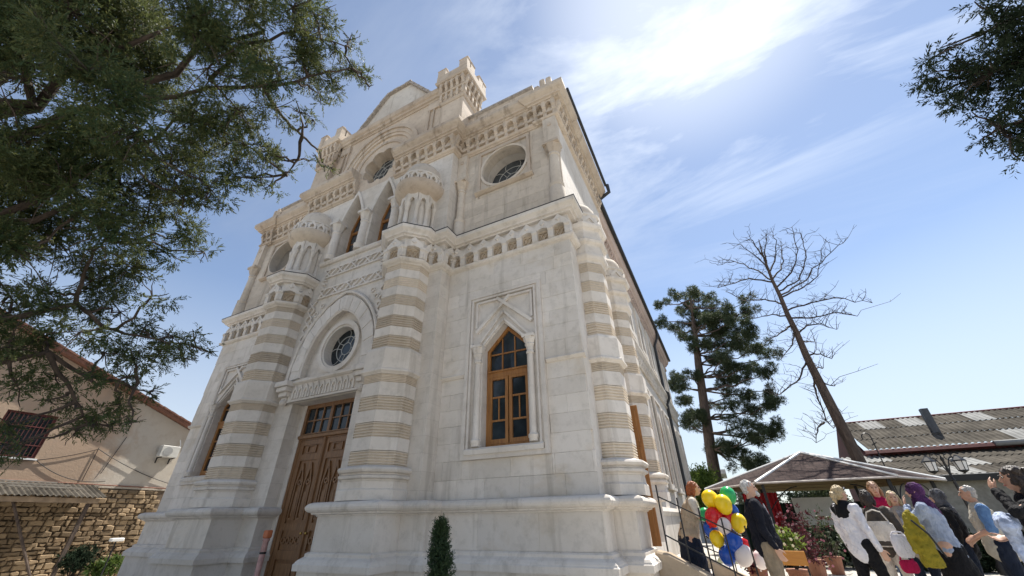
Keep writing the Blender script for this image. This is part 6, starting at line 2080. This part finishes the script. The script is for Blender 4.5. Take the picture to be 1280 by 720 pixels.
# ------------------------------------------------------------------ things carried
def bag(name, label, px, py, Y, w, h, mat, rz, strap=0.35, col_band=None):
    p = pix(px, py, Y=Y)
    b = empty(name, (p.x, p.y, p.z), R(rz))
    tag(b, label, 'bag')
    m = MB()
    m.ball((0, 0, 0), (w / 2, 0.06, h / 2), 16, 10)
    m.v = [(max(-w * 0.42, min(w * 0.42, x)), y, max(-h * 0.40, min(h * 0.38, z))) for x, y, z in m.v]
    m.build('bag_body', mat, b, True)
    MB().tube([(-w * 0.32, 0, h * 0.36), (-w * 0.2, 0, h * 0.36 + strap * 0.8), (0, 0, h * 0.36 + strap), (w * 0.2, 0, h * 0.36 + strap * 0.8), (w * 0.32, 0, h * 0.36)], 0.010, 6).build('strap', mat, b)
    if col_band:
        MB().box(-w * 0.425, w * 0.425, -0.052, 0.052, -h * 0.36, -h * 0.22).build('dark_band', col_band, b)
    return b


bag('tote_bag', 'cream tote bag with dark lower band carried by the woman in the charcoal vest', 1103, 667, 1.95, 0.42, 0.42, MT['cream'], -20, 0.16, MT['grey'])
bag('carrier_bag', 'white plastic carrier bag beside the olive coat', 1128, 682, 1.75, 0.26, 0.36, MT['white'], 10, 0.04)
bag('red_bag', 'small red bag below the white carrier bag', 1137, 708, 1.85, 0.24, 0.20, MT['crimson'], 10, 0.08)
# olive coat over the scarfed woman's arm
oc = pix(1138, 648, Y=1.22)
OC = empty('olive_coat', (oc.x, oc.y, oc.z), R(30))
OC.scale = (0.85, 0.85, 0.9)
tag(OC, 'olive-yellow coat with black strap held in front of the scarfed woman', 'coat')
m_ = MB()
limb(m_, [(0, 0, 0.02), (0.02, 0.02, -0.22), (0.04, 0.02, -0.50), (0.05, 0.0, -0.66)], [0.10, 0.15, 0.165, 0.16], 12)
limb(m_, [(-0.06, 0, 0.0), (-0.16, 0.02, -0.20), (-0.17, 0.04, -0.40)], [0.07, 0.065, 0.05], 9)
m_.v = [(x, y * 0.7, z) for x, y, z in m_.v]
m_.v = [(x * 0.85, y, max(z, -0.60)) for x, y, z in m_.v]
rumple(fuse(m_.build('coat_cloth', MT['olive'], OC, True), 0.012, 1), 0.08, 0.07)
MB().tube([(-0.12, -0.115, -0.02), (0.02, -0.155, -0.20), (0.15, -0.135, -0.48)], 0.014, 6).build('strap', M['black'], OC)
jk = pix(1262, 660, Y=-0.5)
JK = empty('folded_jacket', (jk.x, jk.y, jk.z), R(70))
tag(JK, 'folded pale blue and white jacket over the arm of the woman in black', 'jacket')
m_ = MB()
limb(m_, [(-0.14, 0, 0.03), (0, 0, 0.06), (0.14, 0, 0.03)], [0.075, 0.085, 0.075], 10)
limb(m_, [(0.10, 0, 0), (0.11, -0.01, -0.28), (0.12, 0.0, -0.42)], [0.06, 0.055, 0.04], 9)
limb(m_, [(-0.08, 0, 0), (-0.08, 0.0, -0.20), (-0.07, 0.0, -0.30)], [0.06, 0.05, 0.04], 9)
rumple(fuse(m_.build('jacket_cloth', cloth('pale_blue_cloth', (0.36, 0.42, 0.56), 0.5), JK, True), 0.012, 2), 0.06, 0.05)

# ------------------------------------------------------------------ balloons
def balloon_mat(name, c):
    m, n, l, b = nodemat(name)
    p = world_pos(n, l)
    l.new(mix_rgb(n, l, noise(n, l, 3, 2, 0.5, p), c, tuple(min(1, x * 1.12) for x in c)), b.inputs['Base Color'])
    b.inputs['Roughness'].default_value = 0.22
    b.inputs['Subsurface Weight'].default_value = 0.15
    b.inputs['Subsurface Radius'].default_value = (0.05, 0.05, 0.05)
    return m


BC = {'yellow': (0.85, 0.60, 0.01), 'green': (0.02, 0.36, 0.11), 'red': (0.62, 0.015, 0.02), 'blue': (0.015, 0.085, 0.45), 'white': (0.80, 0.72, 0.70)}
BM = {k: balloon_mat(k + '_balloon', c) for k, c in BC.items()}
BL = [('yellow', 888, 624, 11, 1.48, 'topmost yellow balloon beside the red-haired woman'), ('yellow', 904, 630, 11, 1.38, 'yellow balloon in front of the green one'), ('green', 910, 619, 10, 1.63, 'green balloon at the top of the bunch'),
      ('green', 881, 643, 8, 1.58, 'small green balloon at the left edge of the bunch'), ('red', 892, 646, 11, 1.43, 'red balloon below the topmost yellow one'), ('blue', 915, 638, 8, 1.63, 'blue balloon under the green one'),
      ('red', 911, 649, 9, 1.53, 'red balloon in the middle beside the blazer'), ('white', 905, 657, 9, 1.38, 'pale pink-white balloon in the middle of the bunch'), ('yellow', 923, 653, 10, 1.48, 'yellow balloon touching the dark blazer'),
      ('blue', 888, 662, 9, 1.58, 'blue balloon at the left below the red one'), ('yellow', 896, 673, 9, 1.48, 'yellow balloon low at the left behind the railing'), ('blue', 917, 677, 11, 1.43, 'big blue balloon low in the bunch'),
      ('red', 928, 681, 9, 1.58, 'red balloon low at the right'), ('blue', 909, 694, 10, 1.48, 'lowest blue balloon behind the railing'), ('white', 930, 694, 11, 1.43, 'white balloon lowest beside the khaki trousers'), ('white', 951, 699, 9, 1.68, 'pale balloon behind the khaki trousers')]
for col, x, y, r, yy, lab in BL:
    p = pix(x, y, Y=yy)
    rad = r / F_PX * (p - CAM).length * 0.74
    b = empty('balloon', tuple(p), rng.random() * 6)
    b.rotation_euler = (rng.normal() * 0.35, rng.normal() * 0.35, rng.random() * 6)
    tag(b, lab, 'balloon', 'bunch of balloons by the steps')
    prof = []
    for i in range(15):
        t = math.pi * i / 14
        z = -math.cos(t)
        prof.append((max(0.004, rad * math.sin(t) * (1 - 0.10 * (1 - z) * 0.5)), rad * z * (1.06 if z > 0 else 1.20)))
    MB().lathe(0, 0, prof, 20).build('balloon_skin', BM[col], b, True)
    MB().lathe(0, 0, [(0.004, -rad * 1.20), (0.016, -rad * 1.20 - 0.022), (0.010, -rad * 1.20 - 0.024)], 8).build('knot', BM[col], b, True)

# ------------------------------------------------------------------ chair, planters
cp_ = pix(986, 690, Y=2.7)
CH = empty('wooden_chair', (cp_.x, cp_.y, ground_z(cp_.x, cp_.y)), R(-6))
tag(CH, 'chair with yellow-orange plywood backrest beside the man in the blazer', 'chair')
ply = wood_mat('orange_plywood', (0.52, 0.23, 0.035), (0.42, 0.17, 0.025), (0.8, 9, 9), 0.35)
bz = cp_.z - CH.location.z
MB().box(-0.23, 0.23, -0.012, 0.012, bz - 0.19, bz + 0.02).build('backrest', ply, CH, bevel=0.008)
MB().box(-0.22, 0.22, 0.03, 0.42, bz - 0.50, bz - 0.475).build('seat', ply, CH, bevel=0.008)
for x in (-0.2, 0.2):
    MB().tube([(x, 0.03, 0), (x, 0.02, bz - 0.45), (x, 0.016, bz)], 0.013, 6).build('leg', M['black'], CH)
    MB().tube([(x, 0.40, 0), (x, 0.40, bz - 0.5)], 0.013, 6).build('leg', M['black'], CH)
for x in (-0.15, 0.15):
    MB().lathe(x, 0, [(0.012, bz - 0.06), (0.012, bz - 0.05)], 6).build('rivet', M['black'], CH)


def planter(name, label, px, py, Y, r, leafm, flowerm, h_extra=0.0):
    p = pix(px, py, Y=Y)
    gz = ground_z(p.x, p.y)
    b = empty(name, (p.x, p.y, gz))
    tag(b, label, 'plant')
    h = p.z - gz
    MB().lathe(0, 0, [(0.13, 0), (0.17, 0.30), (0.19, 0.32), (0.19, 0.36), (0.16, 0.36)], 14).build('pot', plain_mat('terracotta_pot', (0.28, 0.13, 0.08), 0.8) if 'terracotta_pot' not in bpy.data.materials else bpy.data.materials['terracotta_pot'], b)
    cl = []
    for k in range(16):
        d = unit(rng.normal(size=3))
        cl.append((d * r * np.array([1, 1, 0.8]) * rng.random() ** 0.4 + np.array([0, 0, h]), r * 0.35))
    B, D, L, W, t = sprays(cl, 160 / (r * r) * 0.12, 7, r * 0.3, 0.07, 0.035, 0.8, 0.1)
    inst(blades_mesh('foliage', B, D, L, W, leafm), 'foliage', b)
    s = MB()
    for c, q in cl:
        s.tube(wobble((0, 0, 0.3), c, 4, 0.04), [0.012, 0.010, 0.008, 0.006, 0.004], 4)
    s.build('stem', M['bark'], b)
    f = MB()
    for k in range(16):
        d = unit(rng.normal(size=3)); d[1] = -abs(d[1])
        c = d * r * np.array([1.05, 1.05, 0.85]) + np.array([0, 0, h])
        for j in range(5):
            a = 2 * math.pi * j / 5
            f.ball((c[0] + 0.014 * math.cos(a), c[1], c[2] + 0.014 * math.sin(a)), (0.012, 0.006, 0.012), 6, 4)
    tag(f.build('blossom', flowerm, b), kind='stuff')


burg = leaf_mat('burgundy_leaf', (0.045, 0.008, 0.012), (0.06, 0.010, 0.016), (0.09, 0.015, 0.022), 0.2)
pinkf = plain_mat('pink_petal', (0.38, 0.14, 0.18), 0.6, 0.2)
whitef = plain_mat('cream_petal', (0.75, 0.72, 0.50), 0.6, 0.1)
planter('flowering_plant', 'bright green potted plant with cream flowers above the yellow chair', 985, 677, 3.6, 0.22, M['leaf'], whitef)
planter('burgundy_shrub', 'burgundy-leaved potted shrub with pink blooms left of the white blouse', 1000, 655, 6.5, 0.50, burg, pinkf)
planter('burgundy_shrub', 'low burgundy potted shrub just behind the yellow chair', 1015, 690, 6.0, 0.50, burg, pinkf)
planter('burgundy_shrub', 'burgundy potted shrub at the foot of the balloons', 945, 705, 3.9, 0.22, burg, pinkf)
planter('dark_shrub', 'dark green potted shrub between the white blouse and the plywood chair', 1030, 668, 7.0, 0.60, M['needle'], pinkf)
